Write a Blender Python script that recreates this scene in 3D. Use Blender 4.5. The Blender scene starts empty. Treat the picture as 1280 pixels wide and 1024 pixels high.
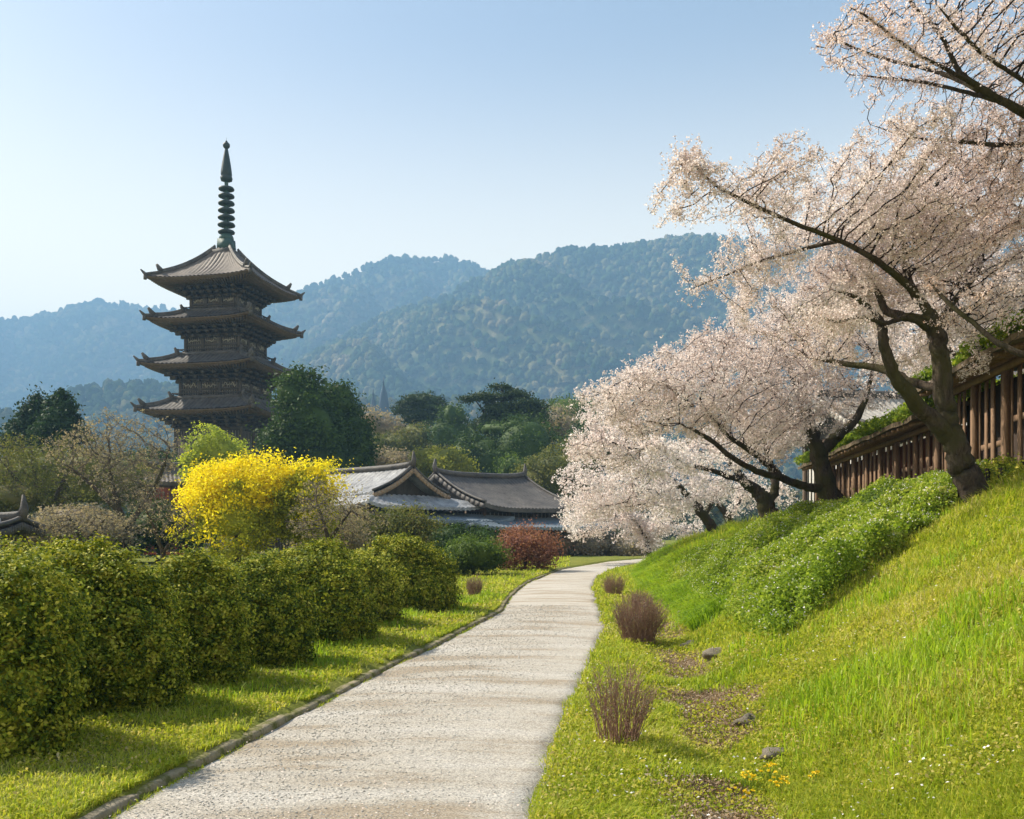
import bpy, math, random
import numpy as np
from mathutils import Vector
from mathutils.kdtree import KDTree
random.seed(7)
RNG = np.random.default_rng(11)
SC = bpy.context.scene
COL = SC.collection
PI = math.pi

# ------------------------------------------------------------------ camera, sky, sun
F = 1200.0            # focal length in pixels of the 1280 px wide photograph
HOR = 665.0           # row of the horizon
EYE = 1.7
cd = bpy.data.cameras.new('camera')
cam = bpy.data.objects.new('camera', cd)
COL.objects.link(cam)
cam.location = (0, 0, EYE)
cam.rotation_euler = (math.radians(90), 0, 0)
cd.sensor_width = 36.0
cd.lens = 36.0 * F / 1280.0
cd.shift_y = (HOR - 512.0) / 1280.0
cd.clip_start = 0.1
cd.clip_end = 12000
SC.camera = cam

SUN_EL = math.radians(43)
SUN_DIR = Vector((-0.88, 0.47, 0)).normalized()       # horizontal direction TOWARDS the sun
sd = bpy.data.lights.new('sun', 'SUN')
sd.energy = 5.0
sd.angle = math.radians(0.55)
sd.color = (1.0, 0.9, 0.74)
sun = bpy.data.objects.new('sun', sd)
COL.objects.link(sun)
to_sun = Vector((SUN_DIR.x * math.cos(SUN_EL), SUN_DIR.y * math.cos(SUN_EL), math.sin(SUN_EL)))
sun.rotation_euler = to_sun.to_track_quat('Z', 'Y').to_euler()
W = bpy.data.worlds.new('World')
SC.world = W
W.use_nodes = True
nt = W.node_tree
sky = nt.nodes.new('ShaderNodeTexSky')
sky.sky_type = 'NISHITA'
sky.sun_disc = False
sky.sun_elevation = SUN_EL
sky.sun_rotation = math.atan2(SUN_DIR.x, SUN_DIR.y)
sky.air_density = 1.0
sky.dust_density = 1.6
sky.ozone_density = 0.6
sky.altitude = 50
bg = nt.nodes['Background']
bg.inputs['Strength'].default_value = 0.08
hs = nt.nodes.new('ShaderNodeHueSaturation')
hs.inputs['Saturation'].default_value = 0.7
nt.links.new(sky.outputs[0], hs.inputs['Color'])
# pale band of spring haze low in the sky
tcw = nt.nodes.new('ShaderNodeTexCoord'); sx = nt.nodes.new('ShaderNodeSeparateXYZ')
nt.links.new(tcw.outputs['Generated'], sx.inputs[0])
mr_ = nt.nodes.new('ShaderNodeMapRange'); mr_.interpolation_type = 'SMOOTHSTEP'
mr_.inputs['From Min'].default_value = .05; mr_.inputs['From Max'].default_value = .49
mr_.inputs['To Min'].default_value = .95; mr_.inputs['To Max'].default_value = 0
nt.links.new(sx.outputs['Z'], mr_.inputs['Value'])
mw = nt.nodes.new('ShaderNodeMix'); mw.data_type = 'RGBA'
nt.links.new(mr_.outputs[0], mw.inputs[0]); nt.links.new(hs.outputs[0], mw.inputs[6])
mw.inputs[7].default_value = (16.8, 13.9, 9.0, 1)
nt.links.new(mw.outputs[2], bg.inputs['Color'])
SC.view_settings.view_transform = 'Standard'
SC.view_settings.look = 'None'
SC.view_settings.exposure = 1.1
SC.view_settings.gamma = 1.0
SC.render.engine = 'CYCLES'
SC.cycles.use_denoising = True
try:
    SC.cycles.denoising_prefilter = 'ACCURATE'
    SC.cycles.denoising_input_passes = 'RGB_ALBEDO_NORMAL'
except Exception:
    pass
SC.cycles.max_bounces = 10
SC.cycles.diffuse_bounces = 6
SC.cycles.glossy_bounces = 2
SC.cycles.transmission_bounces = 8
SC.cycles.volume_bounces = 0
SC.cycles.transparent_max_bounces = 4
SC.cycles.caustics_reflective = False
SC.cycles.caustics_refractive = False
SC.cycles.sample_clamp_indirect = 4.0

# ------------------------------------------------------------------ helpers
def at(px, py, Y):
    return Vector(((px - 640) / F * Y, Y, EYE + (HOR - py) / F * Y))

def tag(o, label=None, cat=None, group=None, kind=None):
    if label: o['label'] = label
    if cat: o['category'] = cat
    if group: o['group'] = group
    if kind: o['kind'] = kind
    return o

def empty(name, loc=(0, 0, 0), rz=0.0, parent=None):
    o = bpy.data.objects.new(name, None)
    o.location = loc
    o.rotation_euler = (0, 0, rz)
    o.empty_display_size = 0.3
    COL.objects.link(o)
    if parent: o.parent = parent
    return o

def link_mesh(name, me, mat=None, parent=None):
    if mat: me.materials.append(mat)
    o = bpy.data.objects.new(name, me)
    COL.objects.link(o)
    if parent: o.parent = parent
    return o

def np_mesh(name, V, Fq, mat=None, parent=None, smooth=False, loc=None):
    """V (n,3) array, Fq (m,k) array of equal-sided faces, or a list of such arrays"""
    V = np.asarray(V, dtype=np.float32)
    groups = Fq if isinstance(Fq, list) else [Fq]
    groups = [np.asarray(g, dtype=np.int32) for g in groups if len(g)]
    loops = np.concatenate([g.ravel() for g in groups])
    tot = np.concatenate([np.full(len(g), g.shape[1], dtype=np.int32) for g in groups])
    start = np.concatenate([[0], np.cumsum(tot)[:-1]]).astype(np.int32)
    if loc is not None:
        V = V - np.asarray(loc, dtype=np.float32)
    me = bpy.data.meshes.new(name)
    me.vertices.add(len(V))
    me.vertices.foreach_set('co', V.ravel())
    me.loops.add(len(loops))
    me.loops.foreach_set('vertex_index', loops)
    me.polygons.add(len(tot))
    me.polygons.foreach_set('loop_start', start)
    me.polygons.foreach_set('loop_total', tot)
    if smooth:
        me.polygons.foreach_set('use_smooth', np.ones(len(tot), dtype=bool))
    me.update(calc_edges=True)
    o = link_mesh(name, me, mat, parent)
    if loc is not None: o.location = loc
    return o

class MB:
    """collects boxes, tubes, grids into one mesh"""
    def __init__(s):
        s.v = []; s.f = {}; s.n = 0; s.pieces = []
    def add(s, V, Fs):
        V = np.asarray(V, dtype=np.float64).reshape(-1, 3)
        s.pieces.append((V, Fs))
        s.v.append(V)
        for fa in Fs:
            s.f.setdefault(len(fa), []).append([i + s.n for i in fa])
        s.n += len(V)
    def box(s, c, size, rz=0.0, taper=1.0, rx=0.0, ry=0.0):
        hx, hy, hz = size[0] / 2, size[1] / 2, size[2] / 2
        P = []
        for z, t in ((-hz, 1.0), (hz, taper)):
            for x, y in ((-hx, -hy), (hx, -hy), (hx, hy), (-hx, hy)):
                P.append((x * t, y * t, z))
        P = np.array(P)
        if rx:
            cx, sx = math.cos(rx), math.sin(rx)
            P = P @ np.array([[1, 0, 0], [0, cx, sx], [0, -sx, cx]])
        if ry:
            cy, sy = math.cos(ry), math.sin(ry)
            P = P @ np.array([[cy, 0, -sy], [0, 1, 0], [sy, 0, cy]])
        c0, s0 = math.cos(rz), math.sin(rz)
        P = P @ np.array([[c0, s0, 0], [-s0, c0, 0], [0, 0, 1]])
        s.add(P + np.array(c), [(0, 3, 2, 1), (4, 5, 6, 7), (0, 1, 5, 4), (1, 2, 6, 5), (2, 3, 7, 6), (3, 0, 4, 7)])
    def bar(s, a, b, w, h):
        a = Vector(a); b = Vector(b); d = b - a; L = d.length
        if L < 1e-6: return
        d.normalize()
        up = Vector((0, 0, 1)) if abs(d.z) < 0.95 else Vector((0, 1, 0))
        r = d.cross(up).normalized(); u = r.cross(d)
        P = []
        for q in (a, b):
            for i, j in ((-1, -1), (1, -1), (1, 1), (-1, 1)):
                P.append(q + r * (i * w / 2) + u * (j * h / 2))
        s.add([tuple(p) for p in P], [(0, 3, 2, 1), (4, 5, 6, 7), (0, 1, 5, 4), (1, 2, 6, 5), (2, 3, 7, 6), (3, 0, 4, 7)])
    def tube(s, pts, rad, sides=8, cap=True, jit=0.0):
        pts = [Vector(p) for p in pts]; n = len(pts)
        if not hasattr(rad, '__len__'): rad = [rad] * n
        V = []
        prev = None
        for i, p in enumerate(pts):
            d = (pts[min(i + 1, n - 1)] - pts[max(i - 1, 0)]).normalized()
            if prev is None:
                ref = Vector((0, 0, 1)) if abs(d.z) < 0.9 else Vector((1, 0, 0))
                r = d.cross(ref).normalized()
            else:
                r = (prev - d * prev.dot(d)).normalized()
            prev = r; u = d.cross(r)
            for k in range(sides):
                a = 2 * PI * k / sides
                q = rad[i] * (1 + jit * (random.random() - .5))
                V.append(p + (r * math.cos(a) + u * math.sin(a)) * q)
        Fs = []
        for i in range(n - 1):
            for k in range(sides):
                k2 = (k + 1) % sides
                Fs.append((i * sides + k, i * sides + k2, (i + 1) * sides + k2, (i + 1) * sides + k))
        if cap:
            Fs.append(tuple(reversed(range(sides)))); Fs.append(tuple(range((n - 1) * sides, n * sides)))
        s.add([tuple(v) for v in V], Fs)
    def lathe(s, prof, c=(0, 0, 0), sides=20):
        V = []
        for r, z in prof:
            for k in range(sides):
                a = 2 * PI * k / sides
                V.append((c[0] + r * math.cos(a), c[1] + r * math.sin(a), c[2] + z))
        Fs = []
        for i in range(len(prof) - 1):
            for k in range(sides):
                k2 = (k + 1) % sides
                Fs.append((i * sides + k, i * sides + k2, (i + 1) * sides + k2, (i + 1) * sides + k))
        s.add(V, Fs)
    def grid(s, P, flip=False, closed=False):
        """P (a,b,3)"""
        P = np.asarray(P); a, b = P.shape[:2]
        i, j = np.meshgrid(np.arange(a - 1), np.arange(b - 1), indexing='ij')
        q = np.stack([i * b + j, i * b + j + 1, (i + 1) * b + j + 1, (i + 1) * b + j], -1).reshape(-1, 4)
        if flip: q = q[:, ::-1]
        s.v.append(P.reshape(-1, 3)); s.f.setdefault(4, []).extend((q + s.n).tolist()); s.n += a * b
    def build_each(s, name, mat=None, parent=None, smooth=False):
        for V, Fs in s.pieces:
            g = {}
            for fa in Fs: g.setdefault(len(fa), []).append(fa)
            np_mesh(name, V, [np.array(q) for q in g.values()], mat, parent, smooth)
    def build(s, name, mat=None, parent=None, smooth=False, loc=None):
        V = np.concatenate(s.v)
        return np_mesh(name, V, [np.array(g) for g in s.f.values()], mat, parent, smooth, loc)

# value noise (vectorised) --------------------------------------------------
_perm = np.random.default_rng(3).random((256, 256))
def vnoise(x, y):
    xi = np.floor(x).astype(int); yi = np.floor(y).astype(int)
    fx = x - xi; fy = y - yi
    fx = fx * fx * (3 - 2 * fx); fy = fy * fy * (3 - 2 * fy)
    a = _perm[xi & 255, yi & 255]; b = _perm[(xi + 1) & 255, yi & 255]
    c = _perm[xi & 255, (yi + 1) & 255]; d = _perm[(xi + 1) & 255, (yi + 1) & 255]
    return (a * (1 - fx) + b * fx) * (1 - fy) + (c * (1 - fx) + d * fx) * fy
def fbm(x, y, o=4):
    x = np.asarray(x, float); y = np.asarray(y, float)
    t = 0; amp = .5; tot = 0
    for k in range(o):
        t = t + amp * vnoise(x * 2 ** k + 17.3 * k, y * 2 ** k + 5.1 * k); tot += amp; amp *= .5
    return t / tot
def smooth01(t):
    t = np.clip(t, 0, 1); return t * t * (3 - 2 * t)
def worley(x, y, cell, jit=.9):
    """distance to the nearest jittered point, in cells, plus a random value of it"""
    X = x / cell; Y = y / cell
    xi = np.floor(X).astype(int); yi = np.floor(Y).astype(int)
    best = np.full(X.shape, 9.0); val = np.zeros(X.shape)
    for dx in (-1, 0, 1):
        for dy in (-1, 0, 1):
            cx = xi + dx; cy = yi + dy
            px = cx + .5 + jit * (_perm[cx & 255, cy & 255] - .5)
            py = cy + .5 + jit * (_perm[(cy + 91) & 255, (cx + 37) & 255] - .5)
            rr = .75 + .5 * _perm[(cx + 51) & 255, (cy + 133) & 255]
            d = np.hypot(X - px, Y - py) / rr
            m = d < best
            best = np.where(m, d, best); val = np.where(m, _perm[(cx + 7) & 255, (cy + 201) & 255], val)
    return best, val

# ------------------------------------------------------------------ materials
def new_mat(name):
    m = bpy.data.materials.new(name); m.use_nodes = True
    n = m.node_tree; n.nodes.clear()
    out = n.nodes.new('ShaderNodeOutputMaterial')
    return m, n, out

def N(n, t, **kw):
    x = n.nodes.new(t)
    for k, v in kw.items(): setattr(x, k, v)
    return x

def noise(n, scale, detail=4, rough=.6, coord='Object', dist=0.0, stretch=None):
    tc = N(n, 'ShaderNodeTexCoord')
    nz = N(n, 'ShaderNodeTexNoise')
    nz.inputs['Scale'].default_value = scale
    nz.inputs['Detail'].default_value = detail
    nz.inputs['Roughness'].default_value = rough
    nz.inputs['Distortion'].default_value = dist
    src = tc.outputs[coord]
    if stretch:
        mp = N(n, 'ShaderNodeMapping'); mp.inputs['Scale'].default_value = stretch
        n.links.new(src, mp.inputs['Vector']); src = mp.outputs[0]
    n.links.new(src, nz.inputs['Vector'])
    return nz.outputs['Fac']

def ramp(n, fac, stops):
    r = N(n, 'ShaderNodeValToRGB')
    while len(r.color_ramp.elements) < len(stops): r.color_ramp.elements.new(.5)
    for e, (p, c) in zip(r.color_ramp.elements, stops):
        e.position = p; e.color = (c[0], c[1], c[2], 1)
    n.links.new(fac, r.inputs[0])
    return r.outputs[0]

def mixc(n, fac, a, b, mode='MIX'):
    m = N(n, 'ShaderNodeMix', data_type='RGBA', blend_type=mode)
    for sock, v in ((m.inputs[0], fac), (m.inputs[6], a), (m.inputs[7], b)):
        if isinstance(v, (int, float)): sock.default_value = v
        elif isinstance(v, (tuple, list)): sock.default_value = (v[0], v[1], v[2], 1)
        else: n.links.new(v, sock)
    return m.outputs[2]

def bump(n, h, strength=.4, dist=.02):
    b = N(n, 'ShaderNodeBump'); b.inputs['Strength'].default_value = strength
    b.inputs['Distance'].default_value = dist
    n.links.new(h, b.inputs['Height']); return b.outputs[0]

def principled(n, out, col, rough=.8, nor=None, spec=.3, metal=0.0):
    p = N(n, 'ShaderNodeBsdfPrincipled')
    if isinstance(col, (tuple, list)): p.inputs['Base Color'].default_value = (*col, 1)
    else: n.links.new(col, p.inputs['Base Color'])
    if isinstance(rough, (int, float)): p.inputs['Roughness'].default_value = rough
    else: n.links.new(rough, p.inputs['Roughness'])
    p.inputs['Specular IOR Level'].default_value = spec
    p.inputs['Metallic'].default_value = metal
    if nor is not None: n.links.new(nor, p.inputs['Normal'])
    if out is not None: n.links.new(p.outputs[0], out.inputs[0])
    return p

def surf_mat(name, c1, c2, scale=3.0, rough=.85, bstr=.4, bdist=.02, detail=6, c3=None, stretch=None, spec=.25, metal=0.0):
    m, n, out = new_mat(name)
    f = noise(n, scale, detail, .65, stretch=stretch)
    stops = [(.3, c1), (.7, c2)] if c3 is None else [(.28, c1), (.5, c2), (.72, c3)]
    col = ramp(n, f, stops)
    f2 = noise(n, scale * 9, 5, .7, stretch=stretch)
    col = mixc(n, .35, col, ramp(n, f2, [(.3, tuple(x * .45 for x in c1)), (.7, tuple(min(1, x * 1.35) for x in c2))]))
    principled(n, out, col, rough, bump(n, f2, bstr, bdist), spec, metal)
    return m

def leaf_mat(name, cols, trans=.4, big=.5, rough=.65, spec=.14, tw=1.3, iw=.55, nw=1.1):
    """cols: list of (position, colour) over a random value per leaf; big = scale of the large patches"""
    m, n, out = new_mat(name)
    g = N(n, 'ShaderNodeNewGeometry')
    ob = N(n, 'ShaderNodeObjectInfo')
    f = noise(n, big, 3, .6)
    a = N(n, 'ShaderNodeMath', operation='MULTIPLY_ADD')
    n.links.new(g.outputs['Random Per Island'], a.inputs[0]); a.inputs[1].default_value = iw
    b = N(n, 'ShaderNodeMath', operation='MULTIPLY_ADD')
    n.links.new(f, b.inputs[0]); b.inputs[1].default_value = nw; b.inputs[2].default_value = .5 - .5 * iw - .5 * nw
    n.links.new(b.outputs[0], a.inputs[2])
    c = N(n, 'ShaderNodeMath', operation='MULTIPLY_ADD')
    n.links.new(ob.outputs['Random'], c.inputs[0]); c.inputs[1].default_value = .12
    n.links.new(a.outputs[0], c.inputs[2])
    col = ramp(n, c.outputs[0], cols)
    p = principled(n, None, col, rough, None, spec)
    t = N(n, 'ShaderNodeBsdfTranslucent')
    tcol = mixc(n, 1.0, col, (tw, tw, tw * .6 if tw > 1.01 else tw), 'MULTIPLY')
    n.links.new(tcol, t.inputs[0])
    mx = N(n, 'ShaderNodeMixShader'); mx.inputs[0].default_value = trans
    n.links.new(p.outputs[0], mx.inputs[1]); n.links.new(t.outputs[0], mx.inputs[2])
    n.links.new(mx.outputs[0], out.inputs[0])
    return m

def bark_mat(name, c1, c2, moss=None):
    m, n, out = new_mat(name)
    f = noise(n, 16, 8, .75, stretch=(1, 1, .3), dist=.6)
    col = ramp(n, f, [(.36, c1), (.5, tuple(x * .5 + y * .5 for x, y in zip(c1, c2))), (.66, c2)])
    fb = noise(n, 2.2, 4, .6)
    col = mixc(n, .5, col, ramp(n, fb, [(.35, (.45, .45, .45)), (.65, (1.4, 1.4, 1.4))]), 'MULTIPLY')
    if moss:
        g = noise(n, 1.6, 5, .65)
        msk = ramp(n, g, [(.44, (0, 0, 0)), (.6, (1, 1, 1))])
        col = mixc(n, msk, col, moss)
    principled(n, out, col, .95, bump(n, f, 1.0, .07), .1)
    return m

# ------------------------------------------------------------------ leaves / blossoms
def rand_unit(n, rng=RNG):
    v = rng.normal(size=(n, 3)); return v / np.linalg.norm(v, axis=1, keepdims=True)

def leaf_quads(C, L, Wd, out_dir=None, bias=0.0, rng=RNG, bend=.25, up=0.0):
    """C (n,3) leaf centres -> V, F; out_dir pulls the leaf normal"""
    n = len(C)
    nor = rand_unit(n, rng)
    if out_dir is not None and bias > 0: nor = nor + out_dir * bias
    nor[:, 2] += up
    nor /= np.linalg.norm(nor, axis=1, keepdims=True) + 1e-9
    t = rand_unit(n, rng)
    u = np.cross(nor, t); u /= np.linalg.norm(u, axis=1, keepdims=True) + 1e-9
    v = np.cross(nor, u)
    s = (0.65 + .7 * rng.random(n))[:, None]
    L = np.asarray(L).reshape(-1, 1) if hasattr(L, '__len__') else L
    Wd = np.asarray(Wd).reshape(-1, 1) if hasattr(Wd, '__len__') else Wd
    a = u * L * .5 * s; b = v * Wd * .5 * s; c = nor * L * bend * s
    V = np.stack([C - a - c * .5, C + b, C + a - c * .5, C - b], 1).reshape(-1, 3)
    Fq = np.arange(4 * n).reshape(-1, 4)
    return V, Fq

def lumpy(d, seed, amp=.18, fr=2.2):
    """a smooth random function on the unit sphere, about 1 +- amp"""
    r = np.random.default_rng(seed)
    t = np.zeros(len(d))
    for k in range(7):
        w = r.normal(size=3) * fr; ph = r.random() * 6.28
        t += np.sin(d @ w + ph)
    return 1 + amp * t / 2.2

def crown_points(blobs, n_clump, per, seed, shell=.55, cl=.22, amp=.2, fr=2.4, flat_bottom=True):
    """blobs: list of (centre, radii). Returns leaf centres and outward directions: clumps near the surface."""
    rng = np.random.default_rng(seed)
    vol = np.array([r[0] * r[1] * r[2] for c, r in blobs]) ** (2 / 3.)
    cnt = np.maximum(3, (n_clump * vol / vol.sum()).astype(int))
    P = []; D = []
    for k, ((c, r), m) in enumerate(zip(blobs, cnt)):
        d = rand_unit(m, rng)
        rr = lumpy(d, seed + k * 13, amp, fr) * (1 - shell * rng.random(m) ** 2.0)
        p = np.array(c) + d * rr[:, None] * np.array(r)
        # drop clumps that lie deep inside another blob
        keep = np.ones(m, bool)
        for j, (c2, r2) in enumerate(blobs):
            if j != k:
                q = np.linalg.norm((p - np.array(c2)) / np.array(r2), axis=1)
                keep &= q > .62
        p = p[keep]; d = d[keep]
        size = cl * (0.6 + .8 * rng.random(len(p)))
        off = rng.normal(size=(len(p), per, 3)) * size[:, None, None] * np.array([1, 1, .62])
        P.append((p[:, None, :] + off).reshape(-1, 3))
        D.append(np.repeat(d, per, axis=0))
    return np.concatenate(P), np.concatenate(D)

# ------------------------------------------------------------------ grown branches (space colonisation)
def catmull(P, k=6):
    P = [Vector(p) for p in P]
    if len(P) < 3:
        return [P[0].lerp(P[-1], i / k) for i in range(k + 1)]
    Q = [P[0] * 2 - P[1]] + P + [P[-1] * 2 - P[-2]]
    out = []
    for i in range(1, len(Q) - 2):
        a, b, c, d = Q[i - 1], Q[i], Q[i + 1], Q[i + 2]
        for j in range(k):
            t = j / k
            out.append(.5 * ((2 * b) + (c - a) * t + (2 * a - 5 * b + 4 * c - d) * t * t + (3 * b - a - 3 * c + d) * t ** 3))
    out.append(P[-1])
    return out

def colonise(pos, par, attract, step, kill, infl, iters, seed=0, up=.0, wob=.25, flat=1.0):
    rnd = random.Random(seed)
    A = [Vector(a) for a in attract]
    best = [None] * len(A)
    fresh = list(range(len(pos)))
    near = [(1e9, -1)] * len(A)
    kids = {}
    for it in range(iters):
        if not fresh or not A: break
        kd = KDTree(len(fresh))
        for i, f in enumerate(fresh): kd.insert(pos[f], i)
        kd.balance()
        pull = {}
        A2 = []; n2 = []
        for a, nr in zip(A, near):
            co, i, d = kd.find(a)
            if d < nr[0]: nr = (d, fresh[i])
            if nr[0] < kill: continue
            A2.append(a); n2.append(nr)
            if nr[0] < infl:
                pull.setdefault(nr[1], Vector((0, 0, 0)))
                pull[nr[1]] += (a - pos[nr[1]]).normalized()
        A, near = A2, n2
        fresh = []
        for i, d in pull.items():
            if kids.get(i, 0) > 3: continue
            d = d.normalized() + Vector((rnd.gauss(0, wob), rnd.gauss(0, wob), rnd.gauss(0, wob) + up))
            d.z *= flat
            d.normalize()
            kids[i] = kids.get(i, 0) + 1
            pos.append(pos[i] + d * step); par.append(i); fresh.append(len(pos) - 1)
    return pos, par

def frusta(P, Q, r0, r1, sides=5):
    """many separate tapered prisms, vectorised"""
    P = np.asarray(P); Q = np.asarray(Q); n = len(P)
    d = Q - P; d /= np.linalg.norm(d, axis=1, keepdims=True) + 1e-9
    ref = np.where(np.abs(d[:, 2:3]) < .9, np.array([[0, 0, 1.]]), np.array([[1., 0, 0]]))
    u = np.cross(d, ref); u /= np.linalg.norm(u, axis=1, keepdims=True) + 1e-9
    v = np.cross(d, u)
    a = np.arange(sides) * 2 * PI / sides
    ring = u[:, None, :] * np.cos(a)[None, :, None] + v[:, None, :] * np.sin(a)[None, :, None]
    V = np.concatenate([P[:, None] + ring * r0[:, None, None], Q[:, None] + ring * r1[:, None, None]], 1)
    base = (np.arange(n) * 2 * sides)[:, None]
    k = np.arange(sides); k2 = (k + 1) % sides
    Fq = np.stack([base + k, base + k2, base + k2 + sides, base + k + sides], -1).reshape(-1, 4)
    return V.reshape(-1, 3), Fq
# ------------------------------------------------------------------ the lie of the land
_YL = [0, 4, 5.7, 6.9, 8.5, 10.7, 14, 17.7, 20.4, 25.5, 32, 43, 55, 62, 66, 70, 74]
_XL = [-2.8, -2.55, -2.4, -2.22, -2.0, -1.7, -1.17, -.6, -.22, .0, .54, 2.2, 5.6, 9.0, 14, 22, 40]
_YR = [0, 5.7, 8.5, 11, 16.3, 20.4, 29, 36, 43, 51, 55, 58, 60.5, 63, 66]
_XR = [-.05, .05, .35, .75, 1.5, 1.82, 2.35, 3.1, 4.4, 6.5, 8.2, 10.5, 15, 23, 40]
_yy = np.linspace(-2, 76, 400)
def _sm(ys, xs):
    v = np.interp(_yy, ys, xs); k = np.ones(9) / 9
    return np.convolve(np.pad(v, 4, mode='edge'), k, 'valid')
_L = _sm(_YL, _XL); _R = _sm(_YR, _XR)
def path_left(y): return np.interp(y, _yy, _L)
def path_right(y): return np.interp(y, _yy, _R)
_YF = [-50, 0, 7, 15, 22, 29, 36, 43, 51, 56, 60, 66]
_XF = [1.2, 1.2, 1.5, 2.4, 2.9, 3.3, 4.1, 5.4, 7.8, 10.5, 16, 40]
_YC = [-50, 0, 6, 10, 14, 20, 24, 32, 40, 48, 56, 60, 66]
_XC = [8, 8, 7.9, 7.6, 7.3, 8.0, 8.3, 9.0, 9.2, 10, 12.5, 19, 44]
_YH = [-50, 0, 6, 10, 14, 20, 24, 32, 40, 47, 54, 60, 64]
_H = [3.3, 3.2, 2.9, 2.6, 2.32, 2.1, 1.97, 1.74, 1.5, 1.05, .45, .2, 0]
def gz(x, y):
    x = np.asarray(x, float); y = np.asarray(y, float)
    xf = np.interp(y, _YF, _XF); xc = np.interp(y, _YC, _XC); H = np.interp(y, _YH, _H)
    t = (x - xf) / (xc - xf)
    prof = np.where(t < 1, .62 * np.clip(t, 0, 1) + .38 * smooth01(t), 1 + .02 * np.clip(t - 1, 0, 40))
    # soft toe
    prof = prof * smooth01(t * 5 + .1)
    z = H * prof
    # drooping mounds of long grass on the bank farther on
    wnd = smooth01((y - 17) / 4) * smooth01((52 - y) / 6) * smooth01(t * 2.5) * smooth01((1.25 - t) * 3)
    q = (y + .9 * x + 1.2 * fbm(x * .35, y * .3, 2)) / 4.6
    z = z + wnd * (.62 * np.abs(np.sin(PI * q)) ** .8 - .32)
    # unevenness
    L = path_left(y); R = path_right(y)
    off = np.where(x < L, L - x, np.where(x > R, x - R, 0))
    w = smooth01(off / 1.2)
    near = smooth01((90 - y) / 30) * smooth01((y + 10) / 8)
    z = z + near * w * ((fbm(x * .8, y * .8, 3) - .5) * .16 + (fbm(x * 3.1, y * 3.1, 2) - .5) * .05)
    # the verge left of the kerb stands a little proud of the path; hollow along the foot of the bank
    z = z + np.where(x < L, .085 * smooth01((L - x) / .12) * smooth01((72 - y) / 8), 0)
    ditch = np.exp(-((x - (xf + .1)) / .45) ** 2) * smooth01((40 - y) / 10)
    z = z - .07 * ditch * np.where(x > R, 1, 0)
    inpath = smooth01((x - L + .02) / .1) * smooth01((R + .1 - x) / .15)
    z = z - .05 * inpath * (y > -3) * (y < 76)
    return z

def gzs(x, y): return float(gz(np.array([x]), np.array([y]))[0])

# materials of the ground
def grass_ground():
    m, n, out = new_mat('turf')
    f = noise(n, .55, 5, .65); f2 = noise(n, 14, 5, .7)
    col = ramp(n, f, [(.3, (.11, .15, .018)), (.5, (.19, .22, .025)), (.72, (.28, .26, .06))])
    col = mixc(n, .55, col, ramp(n, f2, [(.3, (.06, .07, .02)), (.7, (.24, .24, .07))]))
    at_ = N(n, 'ShaderNodeAttribute'); at_.attribute_name = 'worn'
    col = mixc(n, at_.outputs['Fac'], col, ramp(n, f2, [(.3, (.1, .07, .045)), (.7, (.24, .18, .12))]))
    principled(n, out, col, .95, bump(n, f2, .8, .05), .05)
    return m

def gravel_mat():
    m, n, out = new_mat('gravel')
    f = noise(n, .9, 5, .6, stretch=(.45, 1.7, 1))
    big = ramp(n, f, [(.38, (.35, .3, .235)), (.48, (.45, .42, .37)), (.64, (.51, .49, .455))])
    tc = N(n, 'ShaderNodeTexCoord')
    v = N(n, 'ShaderNodeTexVoronoi'); v.inputs['Scale'].default_value = 100
    n.links.new(tc.outputs['Object'], v.inputs['Vector'])
    sep = N(n, 'ShaderNodeSeparateColor'); n.links.new(v.outputs['Color'], sep.inputs[0])
    st = ramp(n, sep.outputs[0], [(0, (.45, .44, .43)), (.45, (.8, .79, .775)), (1, (1.3, 1.28, 1.24))])
    col = mixc(n, .8, big, st, 'MULTIPLY')
    f2 = noise(n, 7, 6, .8)
    col = mixc(n, ramp(n, f2, [(.6, (0, 0, 0)), (.74, (.55, .55, .55))]), col, (.2, .17, .12))
    nor = bump(n, noise(n, 120, 3, .8), .7, .01)
    principled(n, out, col, .95, nor, .15)
    return m

M = {}
M['turf'] = grass_ground()
M['gravel'] = gravel_mat()
M['grass'] = leaf_mat('grass_blades', [(.05, (.11, .18, .014)), (.3, (.24, .335, .022)), (.55, (.37, .43, .035)), (.78, (.5, .49, .08)), (.97, (.6, .53, .25))], .45, .35, .6, .2)
M['long_grass'] = leaf_mat('long_grass', [(.05, (.1, .2, .014)), (.4, (.24, .38, .022)), (.8, (.36, .47, .035)), (1, (.5, .48, .14))], .45, .5, .5, .2)
M['kerb'] = surf_mat('kerb_stone', (.2, .17, .12), (.36, .31, .23), 6, .95, .8, .02)
def mossy():
    m, n, out = new_mat('mossy_stone')
    f = noise(n, 5, 6, .7); f2 = noise(n, 40, 4, .7)
    col = ramp(n, f, [(.35, (.11, .13, .03)), (.46, (.19, .19, .07)), (.55, (.34, .29, .2)), (.75, (.44, .38, .28))])
    col = mixc(n, .3, col, ramp(n, f2, [(.3, (.04, .04, .015)), (.7, (.28, .25, .16))]))
    principled(n, out, col, .98, bump(n, f2, .8, .02), .05)
    return m
M['mossy'] = mossy()
M['soil'] = surf_mat('dry_soil', (.12, .085, .05), (.26, .2, .13), 4, .98, .9, .03)
M['litter'] = leaf_mat('dead_leaves', [(.1, (.12, .075, .04)), (.5, (.27, .19, .11)), (.9, (.45, .36, .26))], .15, 2, .8, .1)
M['rock'] = surf_mat('rock', (.15, .13, .1), (.32, .28, .22), 8, .9, .9, .03)

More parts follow.
